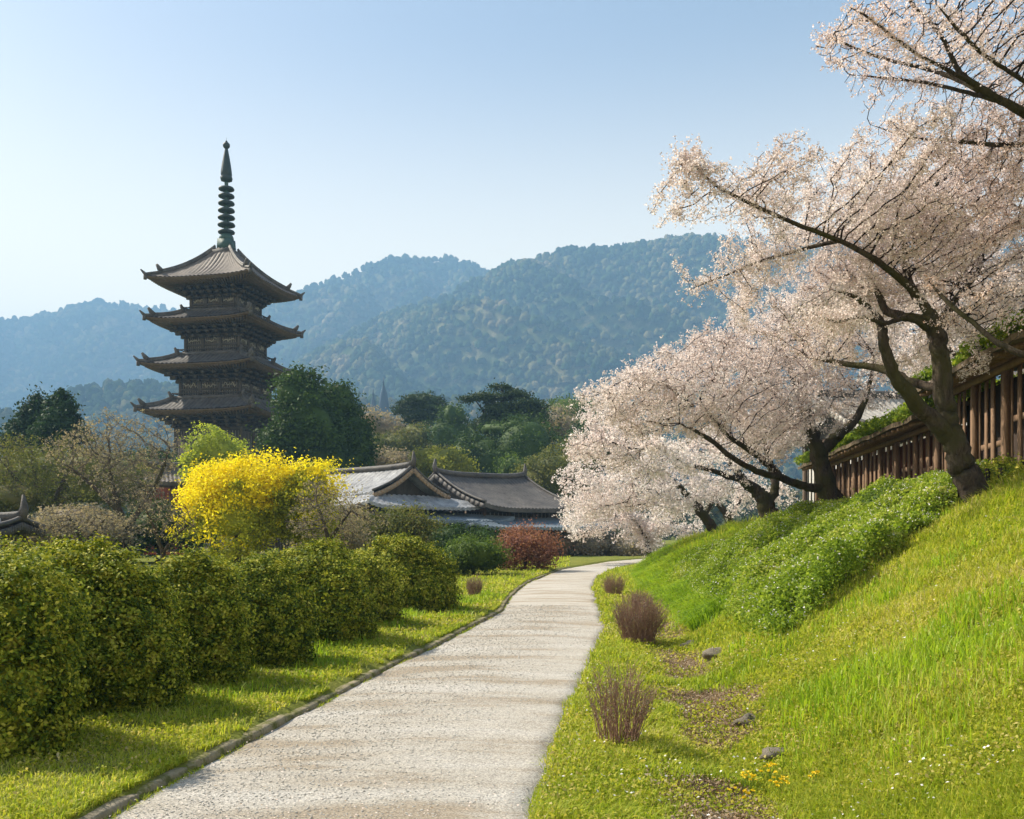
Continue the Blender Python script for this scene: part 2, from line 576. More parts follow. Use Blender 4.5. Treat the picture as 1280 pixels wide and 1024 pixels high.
# ground: one sheet to the horizon
def spaced(a, b, fine, far, ratio=1.22, first=None):
    core = list(np.arange(a, b + 1e-6, fine))
    s = fine; x = core[-1]; up = []
    while x < far[1]:
        s *= ratio; x += s; up.append(min(x, far[1]))
    s = fine; x = core[0]; dn = []
    while x > far[0]:
        s *= ratio; x -= s; dn.append(max(x, far[0]))
    return np.array(dn[::-1] + core + up)
gx = spaced(-6, 11, .1, (-3000, 3000)); gy = spaced(3, 62, .16, (-300, 3000))
GX, GY = np.meshgrid(gx, gy, indexing='ij')
def bare(x, y):
    """0..1: worn soil patches along the foot of the bank"""
    xf = np.interp(y, _YF, _XF)
    d = np.abs(x - (xf + .1 - .25 * smooth01((8 - y) / 3))) / (.42 + .25 * fbm(y * .7, y * 0 + 2, 2))
    q = smooth01(1.2 - d) * smooth01((30 - y) / 8) * smooth01((y - 1) / 2)
    pt = smooth01((fbm(x * 1.5 + 5, y * 1.1, 3) - .42) * 9)
    e = np.hypot((x - 1.95 - .25 * (y - 8.9)) / .42, (y - 8.9) / 1.15)      # the big patch of dead leaves
    return np.clip(q * pt + smooth01((1.15 - e) * 3) * (fbm(x * 4, y * 4, 2) > .36), 0, 1)
g_ = MB(); g_.grid(np.stack([GX, GY, gz(GX, GY)], -1), flip=True)
_go = g_.build('ground', M['turf'], None, True)
_at = _go.data.attributes.new('worn', 'FLOAT', 'POINT')
_at.data.foreach_set('value', bare(GX, GY).astype(np.float32).ravel())
tag(_go, kind='structure')

# gravel path
ys = np.concatenate([np.arange(1, 40, .12), np.arange(40, 74, .4)])
us = np.linspace(0, 1, 26)
Pp = np.zeros((len(ys), len(us), 3))
for i, y in enumerate(ys):
    wob = .22 * (float(fbm(y * 1.3, 3.3, 3)) - .5) + .1 * (float(fbm(y * 5, 8.3, 2)) - .5)
    xl = float(path_left(y)) + .0; xr = float(path_right(y)) + wob + .1
    xx = xl + (xr - xl) * us
    Pp[i, :, 0] = xx; Pp[i, :, 1] = y
    Pp[i, :, 2] = .006 + .03 * np.sin(PI * us) + (fbm(xx * 1.5, np.full_like(xx, y * 1.5), 3) - .5) * .025
    Pp[i, -1, 2] = -.06
mb = MB(); mb.grid(Pp); pth = mb.build('gravel_path', M['gravel'], None, True)
tag(pth, kind='structure')

# loose stones on the path
def pebbles():
    n = 42000
    s = RNG.random(n); y = 4.6 * np.exp(RNG.random(n) ** 1.15 * math.log(22 / 4.6))
    L = path_left(y); R = path_right(y); e = RNG.random(n)
    x = L + .04 + (R + .15 - L) * e
    u = np.clip((x - L) / (R - L), 0, 1)
    z = .006 + .03 * np.sin(PI * u) + (fbm(x * 1.5, y * 1.5, 3) - .5) * .025
    r = (.003 + .008 * RNG.random(n) ** 5) * (.7 + y * .05)
    d = np.array([[1, 0, 0], [-1, 0, 0], [0, 1, 0], [0, -1, 0], [0, 0, 1], [0, 0, -1.]])
    k = d[None] * (r[:, None, None] * (.7 + .6 * RNG.random((n, 6, 1)))) * np.array([1, 1, .6])
    a = RNG.random(n) * 6.28; c, sn = np.cos(a), np.sin(a)
    kx = k[..., 0] * c[:, None] - k[..., 1] * sn[:, None]; ky = k[..., 0] * sn[:, None] + k[..., 1] * c[:, None]
    V = np.stack([kx + x[:, None], ky + y[:, None], k[..., 2] + (z + r * .2)[:, None]], -1).reshape(-1, 3)
    f = np.array([[0, 2, 4], [2, 1, 4], [1, 3, 4], [3, 0, 4], [2, 0, 5], [1, 2, 5], [3, 1, 5], [0, 3, 5]])
    Fq = (np.arange(n)[:, None, None] * 6 + f[None]).reshape(-1, 3)
    m = leaf_mat('pebble', [(.1, (.33, .31, .275)), (.45, (.44, .42, .385)), (.9, (.54, .52, .49))], .0, 3, .9, .2)
    tag(np_mesh('loose_gravel', V, Fq, m), 'loose grey and pale pebbles scattered over the gravel path', 'gravel', kind='stuff')
pebbles()

# kerb stones along the left edge of the path
def kerb():
    y = 4.3; k = 0
    while y < 44:
        L = random.uniform(.62, 1.15) * (1 + y * .012)
        y2 = y + L
        ax, bx_ = float(path_left(y + .02)), float(path_left(y2 - .02))
        nseg = 9; P = []
        hh = random.uniform(.05, .072); ww = random.uniform(.055, .075); sh = random.uniform(-.02, .02)
        for i in range(nseg):
            t = i / (nseg - 1); yy = y + .012 + (L - .024) * t
            xx = float(path_left(yy)) - .06 + sh
            e = 1 - .28 * abs(2 * t - 1) ** 6
            row = []
            for a in np.linspace(-.35, PI + .35, 11):
                ca, sa = math.cos(a), math.sin(a)
                sx = math.copysign(abs(ca) ** .55, ca) * ww * e; sz = math.copysign(abs(sa) ** .55, sa) * hh * e
                j = 1 + .16 * (float(fbm(yy * 6 + a * 1.3, k * 3.7 + a, 3)) - .5)
                row.append((xx + sx * j, yy, sz * j - .0))
            P.append(row)
        P = np.array(P)
        # close both ends
        for idx in (0, -1):
            cpt = P[idx].mean(0); cpt[2] = max(cpt[2], .02)
            e2 = cpt + (P[idx] - cpt) * .6; e2[:, 1] += (-.012 if idx == 0 else .012)
            c3 = np.repeat(cpt[None], P.shape[1], 0); c3 = c3 + (P[idx] - cpt) * .02; c3[:, 1] = e2[:, 1]
            P = np.concatenate([c3[None], e2[None], P] if idx == 0 else [P, e2[None], c3[None]])
        b = MB(); b.grid(P)
        mid = (float(path_left(y + L / 2)) - .06, y + L / 2, 0)
        o = b.build('kerb_stone', M['kerb'] if k < 2 else M['mossy'], None, True, loc=mid)
        if k < 2:
            lab = ['pale bare kerb stone cut off by the bottom edge of the photo', 'second bare pale kerb stone, just beyond the one cut off by the frame'][k]
        else: lab = 'moss grown kerb stone in the long row along the left edge of the gravel path'
        tag(o, lab, 'kerb stone', 'kerb stones along the left edge of the path')
        y = y2; k += 1
kerb()

# ------------------------------------------------------------------ wooded hills
def hills():
    NX = 1120
    s = np.linspace(-.66, .66, NX)
    Y = np.concatenate([np.arange(620, 1760, 4.2), np.arange(1760, 2760, 6.5)])
    S, YY = np.meshgrid(s, Y, indexing='ij'); XX = S * YY
    PX = 640 + F * S
    def sky_line(pts, y0):
        p = np.array(pts, float)
        v = np.interp(PX, p[:, 0], p[:, 1])
        return (HOR - v) / F * y0
    Z = np.zeros_like(XX)
    L = [
        (2450, 700, [(-150, 425), (0, 404), (60, 396), (95, 386), (130, 380), (165, 384), (200, 386), (270, 397), (340, 402), (400, 430), (600, 470), (1400, 480)]),
        (2050, 620, [(-150, 520), (150, 500), (250, 440), (330, 390), (385, 362), (430, 347), (465, 333), (490, 325), (525, 327), (560, 326), (590, 334), (615, 346), (700, 372), (900, 420), (1400, 440)]),
        (1560, 640, [(-150, 560), (250, 520), (330, 490), (400, 440), (470, 402), (520, 385), (560, 372), (600, 352), (630, 337), (660, 330), (690, 320), (712, 313), (760, 316), (800, 311), (840, 303), (880, 298), (930, 303), (1100, 292), (1450, 305)]),
        (1000, 260, [(-150, 560), (0, 540), (50, 512), (95, 494), (130, 486), (170, 484), (230, 490), (300, 500), (360, 520), (420, 535), (600, 540), (1400, 540)]),
        (800, 160, [(-150, 500), (-60, 505), (0, 520), (60, 545), (200, 560), (330, 545), (420, 515), (520, 505), (640, 515), (760, 512), (900, 505), (1400, 520)]),
    ]
    for k, (yc, w, pts) in enumerate(L):
        H = sky_line(pts, yc)
        front = np.clip((yc - YY) / w, 0, 2); back = np.clip((YY - yc) / (w * .8), 0, 2)
        # spurs and gullies run down the slope
        q = fbm((XX + .55 * YY) / 300 + 31 * k, (YY - .3 * XX) / 560 + 7 * k, 3)
        rg = 1 - np.sqrt((2 * q - 1) ** 2 + .015)
        prof = np.clip(1 - front, 0, 1) ** .95 * np.clip(1 - back, 0, 1)
        wv = (.85 * XX + .5 * YY) / 215 + 2.2 * fbm(XX / 380 + 3 * k, YY / 380, 3) + 1.7 * k
        rg = .45 * rg + .55 * (1 - np.abs(2 * (wv - np.floor(wv)) - 1)) ** .8 + .08
        prof = np.clip(prof + (rg - .62) * .6 * np.clip(front * 2.2, 0, 1) * np.clip(1.15 - front, 0, 1), 0, 1.0)
        Z = np.maximum(Z, H * prof)
    base = np.clip(Z / 30, 0, 1)
    d1, v1 = worley(XX, YY, 20.0); d2, v2 = worley(XX + 400, YY, 10.0)
    dome = np.sqrt(np.clip(1 - (d1 / .72) ** 2, 0, 1))
    dome2 = np.sqrt(np.clip(1 - (d2 / .72) ** 2, 0, 1))
    Z = Z - 3 * base + base * (dome * 3 + dome2 * 2 + 2.4 * fbm(XX / 3.5, YY / 3.5, 2))
    Z -= 1.0 * (1 - base)
    m, n, out = new_mat('far_forest')
    f = noise(n, .011, 5, .62); f2 = noise(n, .055, 3, .6); f3 = noise(n, .5, 4, .75)
    col = ramp(n, f, [(.3, (.03, .055, .02)), (.46, (.06, .09, .03)), (.58, (.15, .14, .06)), (.72, (.3, .24, .14))])
    col = mixc(n, .5, col, ramp(n, f2, [(.36, (.02, .04, .016)), (.5, (.07, .1, .03)), (.64, (.3, .26, .14))]))
    col = mixc(n, .5, col, ramp(n, f3, [(.35, (.35, .35, .35)), (.65, (1.4, 1.4, 1.3))]), 'MULTIPLY')
    principled(n, out, col, 1.0, bump(n, f3, 1.0, 2.0), .0)
    b = MB(); b.grid(np.stack([XX, YY, Z], -1), flip=True)
    tag(b.build('hills', m, None, False), kind='structure')
    # the crowns of the forest that covers them
    rng = np.random.default_rng(17)
    def hz(x, y):
        i = np.clip((x / y + .66) / 1.32 * (NX - 1), 0, NX - 1.001); j = np.interp(y, Y, np.arange(len(Y)))
        j = np.clip(j, 0, len(Y) - 1.001)
        i0 = i.astype(int); j0 = j.astype(int); fi = i - i0; fj = j - j0
        return (Z[i0, j0] * (1 - fi) + Z[i0 + 1, j0] * fi) * (1 - fj) + (Z[i0, j0 + 1] * (1 - fi) + Z[i0 + 1, j0 + 1] * fi) * fj
    C = []; R = []
    for y0, y1, sp in ((640, 1040, 8.5), (1040, 1640, 9.5), (1640, 2110, 12), (2110, 2500, 14.5)):
        yy = np.arange(y0, y1, sp); 
        for y in yy:
            xx = np.arange(-.62 * y, .62 * y, sp) + rng.uniform(-.45, .45, len(np.arange(-.62 * y, .62 * y, sp))) * sp
            y_ = y + rng.uniform(-.45, .45, len(xx)) * sp
            z = hz(xx, y_); k = z > 6
            C.append(np.stack([xx[k], y_[k], z[k]], -1)); R.append(sp * rng.uniform(.4, .72, k.sum()))
    C = np.concatenate(C); R = np.concatenate(R)
    # keep the ones a person in the valley could see
    o_ = np.array([0, 0, 30.0]); vis = np.ones(len(C), bool)
    for t in np.linspace(.45, .985, 30):
        p = o_ + (C + np.array([0, 0, 14.0]) - o_) * t
        m = p[:, 1] > 640
        zz = np.where(m, hz(p[:, 0], np.clip(p[:, 1], 640, 2690)), -1)
        vis &= ~(zz > p[:, 2] + 42)
    C = C[vis]; R = R[vis]; n_ = len(C); print('TREE hill crowns', n_)
    a = np.linspace(0, 2 * PI, 9)[:-1]; el = np.array([-.5, -.05, .4, .85, 1.25])
    d = np.array([[math.cos(e) * math.cos(q), math.cos(e) * math.sin(q), math.sin(e)] for e in el for q in a] + [[0, 0, 1]])
    V = d[None] * (R[:, None] * rng.uniform(.72, 1.28, (n_, 41)))[..., None] * np.array([1, 1, 1.0]) * np.stack([np.ones(n_), np.ones(n_), rng.uniform(.8, 1.35, n_)], -1)[:, None]
    V = V + (C + np.stack([np.zeros(n_), np.zeros(n_), R * .55 + 1], -1))[:, None]
    q = np.array([[r * 8 + k, r * 8 + (k + 1) % 8, (r + 1) * 8 + (k + 1) % 8, (r + 1) * 8 + k] for r in range(4) for k in range(8)])
    tr = np.array([[32 + k, 32 + (k + 1) % 8, 40] for k in range(8)])
    off = (np.arange(n_) * 41)[:, None, None]
    m2, n2, out2 = new_mat('hill_tree_crowns')
    g = N(n2, 'ShaderNodeNewGeometry'); fl = noise(n2, .006, 4, .6)
    ad = N(n2, 'ShaderNodeMath', operation='MULTIPLY_ADD'); n2.links.new(fl, ad.inputs[0]); ad.inputs[1].default_value = 1.3
    sb = N(n2, 'ShaderNodeMath', operation='MULTIPLY_ADD'); n2.links.new(g.outputs['Random Per Island'], sb.inputs[0]); sb.inputs[1].default_value = .38; sb.inputs[2].default_value = -.33
    n2.links.new(sb.outputs[0], ad.inputs[2])
    col = ramp(n2, ad.outputs[0], [(.1, (.01, .028, .016)), (.36, (.026, .054, .024)), (.54, (.06, .09, .035)), (.7, (.16, .15, .07)), (.92, (.28, .23, .15))])
    ff = noise(n2, .9, 4, .75)
    col = mixc(n2, .7, col, ramp(n2, ff, [(.35, (.4, .4, .4)), (.65, (1.5, 1.5, 1.4))]), 'MULTIPLY')
    principled(n2, out2, col, 1.0, bump(n2, ff, 1.0, 1.2), .0)
    o = np_mesh('hill_forest', V.reshape(-1, 3), [(q[None] + off).reshape(-1, 4), (tr[None] + off).reshape(-1, 3)], m2, None, True)
    tag(o, 'mixed forest of green and tan crowns covering the hillsides', 'forest', kind='stuff')
hills()

# two pale pointed towers far off
def towers():
    mt = surf_mat('tower_cladding', (.03, .055, .09), (.05, .085, .13), .2, .5, .1, .1)
    for (cx, ytop, ybase, wpx, lab, lean) in ((483, 472, 517, 14, 'taller of two far pointed blue grey towers left of the flat topped pine', .25), (471, 486, 517, 10, 'shorter thin far pointed tower just left of the taller one', .45)):
        Y = 520.0
        c = at(cx, ybase, Y); top = at(cx, ytop, Y); h = top.z; w = wpx / F * Y
        e = empty('pointed_tower', (c.x, Y, 0))
        tag(e, lab, 'tower', 'far pointed towers')
        P = []
        for t in np.linspace(0, 1, 14):
            hw = w * .5 * min(1, (1 - t) / .2) ** .5 + .2; row = []
            ox = -w * lean * t
            for a in np.linspace(0, 2 * PI, 13):
                row.append((ox + math.cos(a) * hw, math.sin(a) * hw * .6, h * (.0 + t * .96)))
            P.append(row)
        b = MB(); b.grid(np.array(P), flip=True); b.build('shaft', mt, e, True)
        b = MB(); b.tube([(-w * lean, 0, h * .95), (-w * lean, 0, h)], [.5, .2], 6); b.build('spire_tip', mt, e)
        b = MB()
        for i in range(1, 7):
            t = .5 + .4 * i / 7; hw = w * .5 * min(1, (1 - t) / .2) ** .5 + .22
            b.lathe([(hw, h * .96 * t), (hw + .25, h * .96 * t + .3), (hw, h * .96 * t + .6)], (-w * lean * t, 0, 0), 12)
        b.pieces = [(V * np.array([1, .62, 1]), f_) for V, f_ in b.pieces]
        b.build_each('floor_band', mt, e)
towers()
# ------------------------------------------------------------------ building materials
def tile_mat(name, c1, c2, gloss=.55, sc=1.2):
    m, n, out = new_mat(name)
    f = noise(n, sc, 6, .7); f2 = noise(n, sc * 12, 4, .75)
    col = ramp(n, f, [(.32, c1), (.68, c2)])
    col = mixc(n, .55, col, ramp(n, f2, [(.3, (.45, .45, .45)), (.7, (1.5, 1.5, 1.45))]), 'MULTIPLY')
    principled(n, out, col, gloss, bump(n, f2, .6, .05), .22)
    return m
M['tile_brown'] = tile_mat('weathered_brown_tile', (.085, .072, .064), (.19, .16, .14), .6)
M['tile_dark'] = tile_mat('dark_tile', (.045, .042, .042), (.125, .115, .108), .6)
M['tile_grey'] = tile_mat('pale_grey_tile', (.13, .135, .15), (.42, .43, .45), .6)
M['tile_slate'] = tile_mat('slate_blue_tile', (.1, .13, .16), (.18, .22, .26), .45)
M['tile_stone'] = tile_mat('grey_shingle', (.26, .24, .22), (.4, .38, .35), .8, .6)
M['old_wood'] = surf_mat('blackened_wood', (.025, .023, .021), (.09, .078, .065), 2.5, .85, .5, .03, stretch=(1, 1, .3))
M['wood_brown'] = surf_mat('brown_eave_wood', (.06, .043, .032), (.16, .115, .08), 3, .85, .5, .03)
M['panel'] = surf_mat('weathered_lattice_wood', (.08, .075, .065), (.26, .24, .2), 3.5, .9, .5, .03)
M['carving'] = surf_mat('pale_weathered_carving', (.2, .19, .165), (.45, .43, .37), 4, .9, .5, .03)
M['bronze'] = surf_mat('verdigris_bronze', (.02, .05, .055), (.06, .12, .11), 3, .6, .3, .02)
M['bronze_dark'] = surf_mat('dark_bronze', (.015, .03, .036), (.04, .06, .065), 3, .55, .3, .02)
M['stone'] = surf_mat('grey_stone', (.2, .19, .17), (.34, .32, .29), 2, .9)
M['plaster'] = surf_mat('white_plaster', (.5, .49, .46), (.68, .67, .63), 1.5, .9)
M['gable_wood'] = surf_mat('tan_bargeboard', (.2, .14, .09), (.34, .25, .17), 3, .8)
M['red_wood'] = surf_mat('faded_red_wood', (.26, .07, .04), (.4, .12, .07), 2, .8)

def square_roof(parent, ze, We, Wt, h, mat, name='roof', lift=1.0, ribs=34, thick=.25):
    """curved hipped roof round a square body: ze eave height, We / Wt half widths below / above"""
    nu = ribs * 5; nv = 16
    u = np.linspace(-1, 1, nu + 1); v = np.linspace(0, 1, nv + 1)
    U, Vv = np.meshgrid(u, v, indexing='ij')
    def surf(U, Vv, rib=True):
        hw = We + (Wt - We) * Vv
        hw2 = hw * (1 + .045 * np.abs(U) ** 5 * (1 - Vv) ** 2)
        z = ze + h * (.55 * Vv + .45 * Vv ** 2.2) + lift * np.abs(U) ** 3.6 * (1 - Vv) ** 1.8
        if rib:
            k = U * hw / (2 * We / ribs)
            z = z + .13 * np.abs(np.cos(PI * k)) ** .7
        return U * hw2, hw2, z
    roof = MB(); soff = MB(); fas = MB()
    for k in range(4):
        a = k * PI / 2; c, s = math.cos(a), math.sin(a)
        X, Yv, Z = surf(U, Vv)
        P = np.stack([X * c + Yv * s, X * s - Yv * c, Z], -1)
        roof.grid(P, flip=False)
        # fascia and soffit
        e = np.linspace(-1, 1, 61)
        Xe, Ye, Ze = surf(e, np.zeros_like(e), False)
        rows = [(1.0, .02), (1.0, -thick * .5), (.985, -thick * .5), (.985, -thick), (.93, -thick * 1.05), (.8, -thick * 1.3), (.62, -thick * 2.2)]
        G = []
        for q, dz in rows:
            zz = Ze + dz
            if q < .93: zz = (ze + (Ze - ze) * max(0, (q - .5) / .5)) + dz
            G.append(np.stack([(Xe * q) * c + (Ye * q) * s, (Xe * q) * s - (Ye * q) * c, zz], -1))
        fas.grid(np.array(G[:5]), flip=False)
        soff.grid(np.array(G[4:]), flip=False)
        # rafters, visible from below
        for i in range(-17, 18):
            xx = i / 17.5 * We * .97; t = abs(i / 17.5)
            zr = ze + lift * t ** 3.6 * .75 - thick * 1.12
            p0 = (xx, We * .985, zr); p1 = (xx * .78, We * .66, ze - thick * 2.0)
            soff.bar((p0[0] * c + p0[1] * s, p0[0] * s - p0[1] * c, p0[2]), (p1[0] * c + p1[1] * s, p1[0] * s - p1[1] * c, p1[2]), .13, .16)
    r = roof.build(name, mat, parent, False)
    fas.build('eave_board', M['wood_brown'], r); soff.build('rafters', M['wood_brown'], r)
    for k in range(4):
        b = MB(); a = k * PI / 2 + PI / 4
        pts = []; rad = []
        for t in np.linspace(0, 1, 15):
            X, Yv, Z = surf(np.array([1.0]), np.array([t]), False)
            d = math.hypot(X[0], Yv[0]); pts.append((d * math.cos(a), d * math.sin(a), Z[0] + .16)); rad.append(.2)
        # pointed tail beyond the corner
        d0 = math.hypot(pts[0][0], pts[0][1]); tip = ((d0 + .4) * math.cos(a), (d0 + .55) * math.sin(a), pts[0][2] + .42)
        b.tube([tip] + pts, [.07] + rad, 7)
        # end tile, part way up the hip
        q = pts[3]; b.tube([(q[0], q[1], q[2] + .05), (q[0] * 1.04, q[1] * 1.04, q[2] + .38), (q[0] * 1.075, q[1] * 1.075, q[2] + .75)], [.3, .24, .12], 6)
        q = pts[6]; b.tube([(x * 1., y * 1., z + .2) for x, y, z in pts[3:]], .13, 6)
        b.box((pts[0][0], pts[0][1], pts[0][2] - .3), (.3, .3, .5), a)
        b.build('hip_ridge', M['tile_dark'], r, False)
    return r

def pagoda():
    Y = 104.0; c = at(283, 665, Y)
    g = gzs(c.x, Y)
    root = empty('pagoda', (c.x, Y, 0), math.radians(-12.4))
    tag(root, 'dark old wooden pagoda with four visible tiled tiers and a tall ringed bronze spire', 'pagoda')
    zpx = lambda y: EYE + (HOR - y) / F * Y
    b = MB(); b.box((0, 0, .5), (13.5, 13.5, 1.1)); b.box((0, 0, 1.2), (12.6, 12.6, .3)); b.build('plinth', M['stone'], root)
    # tiers: eave z, half width eave, top half width, roof rise, body half width below the roof, body bottom
    T = [
        (zpx(362), 5.68, .85, 4.2, 2.72, zpx(399), 'tile_brown', .3),
        (zpx(411), 5.75, 3.1, 1.25, 3.12, zpx(451), 'tile_dark', .3),
        (zpx(466), 6.15, 3.5, 1.4, 3.5, zpx(505), 'tile_dark', .3),
        (zpx(521), 6.35, 3.9, 1.5, 3.85, 1.3, 'tile_dark', .3),
    ]
    for i, (ze, we, wt, h, wb, zb, mt, lf) in enumerate(T):
        square_roof(root, ze, we, wt, h, M[mt], 'roof', lf, 24 + i)
        if i > 0:   # flat ridge round the top of the roof
            b = MB()
            for k in range(4):
                a = k * PI / 2
                b.box((math.cos(a) * (wt - .05), math.sin(a) * (wt - .05), ze + h + .12), (.3, 2 * wt + .3, .34), a)
                for s in (-1, 1):
                    if True:
                        x, y = wt + .05, s * (wt + .02)
                b.tube([(wt * 1.02 * math.cos(a + PI / 4) * 1.414, wt * 1.02 * math.sin(a + PI / 4) * 1.414, ze + h),
                        (wt * 1.1 * math.cos(a + PI / 4) * 1.414, wt * 1.1 * math.sin(a + PI / 4) * 1.414, ze + h + .75)], [.28, .12], 6)
            b.build('ridge_band', M['tile_dark'], root)
        zt = ze + .15
        # body
        w = MB(); w.box((0, 0, (zb + zt) / 2), (2 * wb - .3, 2 * wb - .3, zt - zb))
        body = w.build('storey_wall', M['old_wood'], root)
        # stepped brackets below the eaves
        br = MB()
        nb = 7
        for k in range(4):
            a = k * PI / 2; cc, ss = math.cos(a), math.sin(a)
            for j in range(nb):
                x = (j / (nb - 1) * 2 - 1) * (wb - .15)
                for st in range(4):
                    y = wb + .15 + st * .52; z = zt - 1.55 + st * .36
                    br.box((x * (1 + st * .07) * cc + y * ss, x * (1 + st * .07) * ss - y * cc, z), (.34, .62, .3), a)
                    if st: br.box((x * (1 + st * .07) * cc + y * ss, x * (1 + st * .07) * ss - y * cc, z + .17), (.95, .2, .14), a)
            for st in range(4):
                y = wb + .1 + st * .52
                br.box((y * ss, -y * cc, zt - 1.4 + st * .36), (2 * y + .2, .16, .13), a)
        br.build('bracket', M['old_wood'], body)
        # posts, beams and lattice panels on each face
        ps = MB(); pn = MB(); bm_ = MB(); cv = MB()
        zlo = zb if i < 3 else zb
        hgt = zt - 1.5 - zlo
        for k in range(4):
            a = k * PI / 2; cc, ss = math.cos(a), math.sin(a)
            fx = lambda x, y: (x * cc + y * ss, x * ss - y * cc)
            for j in range(3):
                x = (j / 3 * 2 - 1) * (wb - .12)
                px_, py_ = fx(x, wb - .05); ps.lathe([(.2, zlo), (.2, zt - 1.2)], (px_, py_, 0), 10)
            for zz in ((zlo + hgt * .97), (zlo + hgt * .55), zlo + hgt * .1):
                px_, py_ = fx(0, wb - .02); bm_.box((px_, py_, zz), (2 * wb, .14, .2), a)
            for j in range(3):
                x0 = (j / 3 * 2 - 1) * (wb - .12) + .3; x1 = ((j + 1) / 3 * 2 - 1) * (wb - .12) - .3
                nbar = 7
                for q in range(nbar):
                    x = x0 + (x1 - x0) * q / (nbar - 1)
                    px_, py_ = fx(x, wb - .1); pn.box((px_, py_, zlo + hgt * .5), (.07, .07, hgt * .9), a)
                for q in range(3):
                    zq = zlo + hgt * (.25 + .25 * q); px_, py_ = fx((x0 + x1) / 2, wb - .085); pn.box((px_, py_, zq), (x1 - x0, .06, .08), a)
                # scroll carving in the upper storeys
                if i < 3:
                    zz0 = zlo + hgt * .76
                    pts = []
                    for t in np.linspace(0, 1, 22):
                        x = x0 + (x1 - x0) * t; px_, py_ = fx(x, wb + .02)
                        pts.append((px_, py_, zz0 + random.uniform(-.2, .2) * (.4 + abs(math.sin(t * 4 + j + i)))))
                    cv.tube(catmull(pts[::2], 3), .038, 4)
        ps.build_each('post', M['old_wood'], body, True)
        bm_.build('beam', M['old_wood'], body); pn.build('lattice_panel', M['panel'], body)
        if i < 3: cv.build('scroll_carving', M['carving'], body, True)
        # low railing round the foot of each upper storey
        if i < 3:
            rl = MB(); wr = wb + .42
            for k in range(4):
                a = k * PI / 2; cc, ss = math.cos(a), math.sin(a)
                for zz in (zlo + .35, zlo + .68):
                    rl.box((wr * ss, -wr * cc, zz), (2 * wr + .5, .09, .1), a)
                for j in range(9):
                    x = (j / 8 * 2 - 1) * wr; rl.box((x * cc + wr * ss, x * ss - wr * cc, zlo + .35), (.09, .09, .78), a)
            rl.build('railing', M['old_wood'], root)
    # spire
    z0 = zpx(322)
    sp = MB(); sp.lathe([(.9, z0 - .4), (1.0, z0), (1.15, z0 + .1)], (0, 0, 0), 20)
    sp.box((0, 0, z0 + .3), (2.35, 2.35, .55), 0, 1.08)
    sp.box((0, 0, z0 + .63), (2.1, 2.1, .14))
    base = sp.build('spire_base', M['tile_dark'], root)
    zt = zpx(300)
    sp = MB(); sp.box((0, 0, (z0 + .7 + zt) / 2), (1.5, 1.5, zt - z0 - .7), 0, .92)
    sp.lathe([(.72, zt - .05), (.8, zt + .08), (.72, zt + .35), (.5, zt + .62), (.22, zt + .8)], (0, 0, 0), 20)
    sp.build('dew_basin', M['bronze'], root, False)
    top = zpx(180.5)
    sp = MB(); sp.lathe([(.24, zt + .7), (.2, zpx(228))], (0, 0, 0), 12)
    sp.lathe([(.01, zpx(183) + .6), (.03, zpx(183)), (.012, zpx(172))], (0, 0, 0), 6)
    shaft = sp.build('spire_shaft', M['bronze'], root, True)
    for i in range(7):
        z = zpx(290.5 - i * 9.0); r = (.93 - .018 * i) if i > 0 else .88
        b = MB(); b.lathe([(.2, -.12), (r * .7, -.2), (r, -.1), (r * 1.02, .02), (r * .9, .16), (r * .5, .2), (.2, .24)], (0, 0, z), 24)
        b.build('ring', M['bronze_dark'], shaft, True)
    zc = zpx(226)
    b = MB(); b.lathe([(.2, -.1), (.62, 0), (.68, .3), (.52, .45), (.62, .6), (.6, .95), (.5, 1.7), (.34, 2.6), (.2, 3.3), (.16, 3.5), (.38, 3.7), (.36, 3.95), (.14, 4.0), (.12, 4.3)], (0, 0, zc), 8)
    b.build('flame_cone', M['bronze_dark'], shaft)
    b = MB(); zc = zpx(182)
    b.lathe([(.01, -.4)] + [(.38 * math.cos(t), .38 * math.sin(t)) for t in np.linspace(-1.3, 1.3, 9)] + [(.01, .5)], (0, 0, zc), 16)
    b.build('orb', M['bronze_dark'], shaft, True)
pagoda()

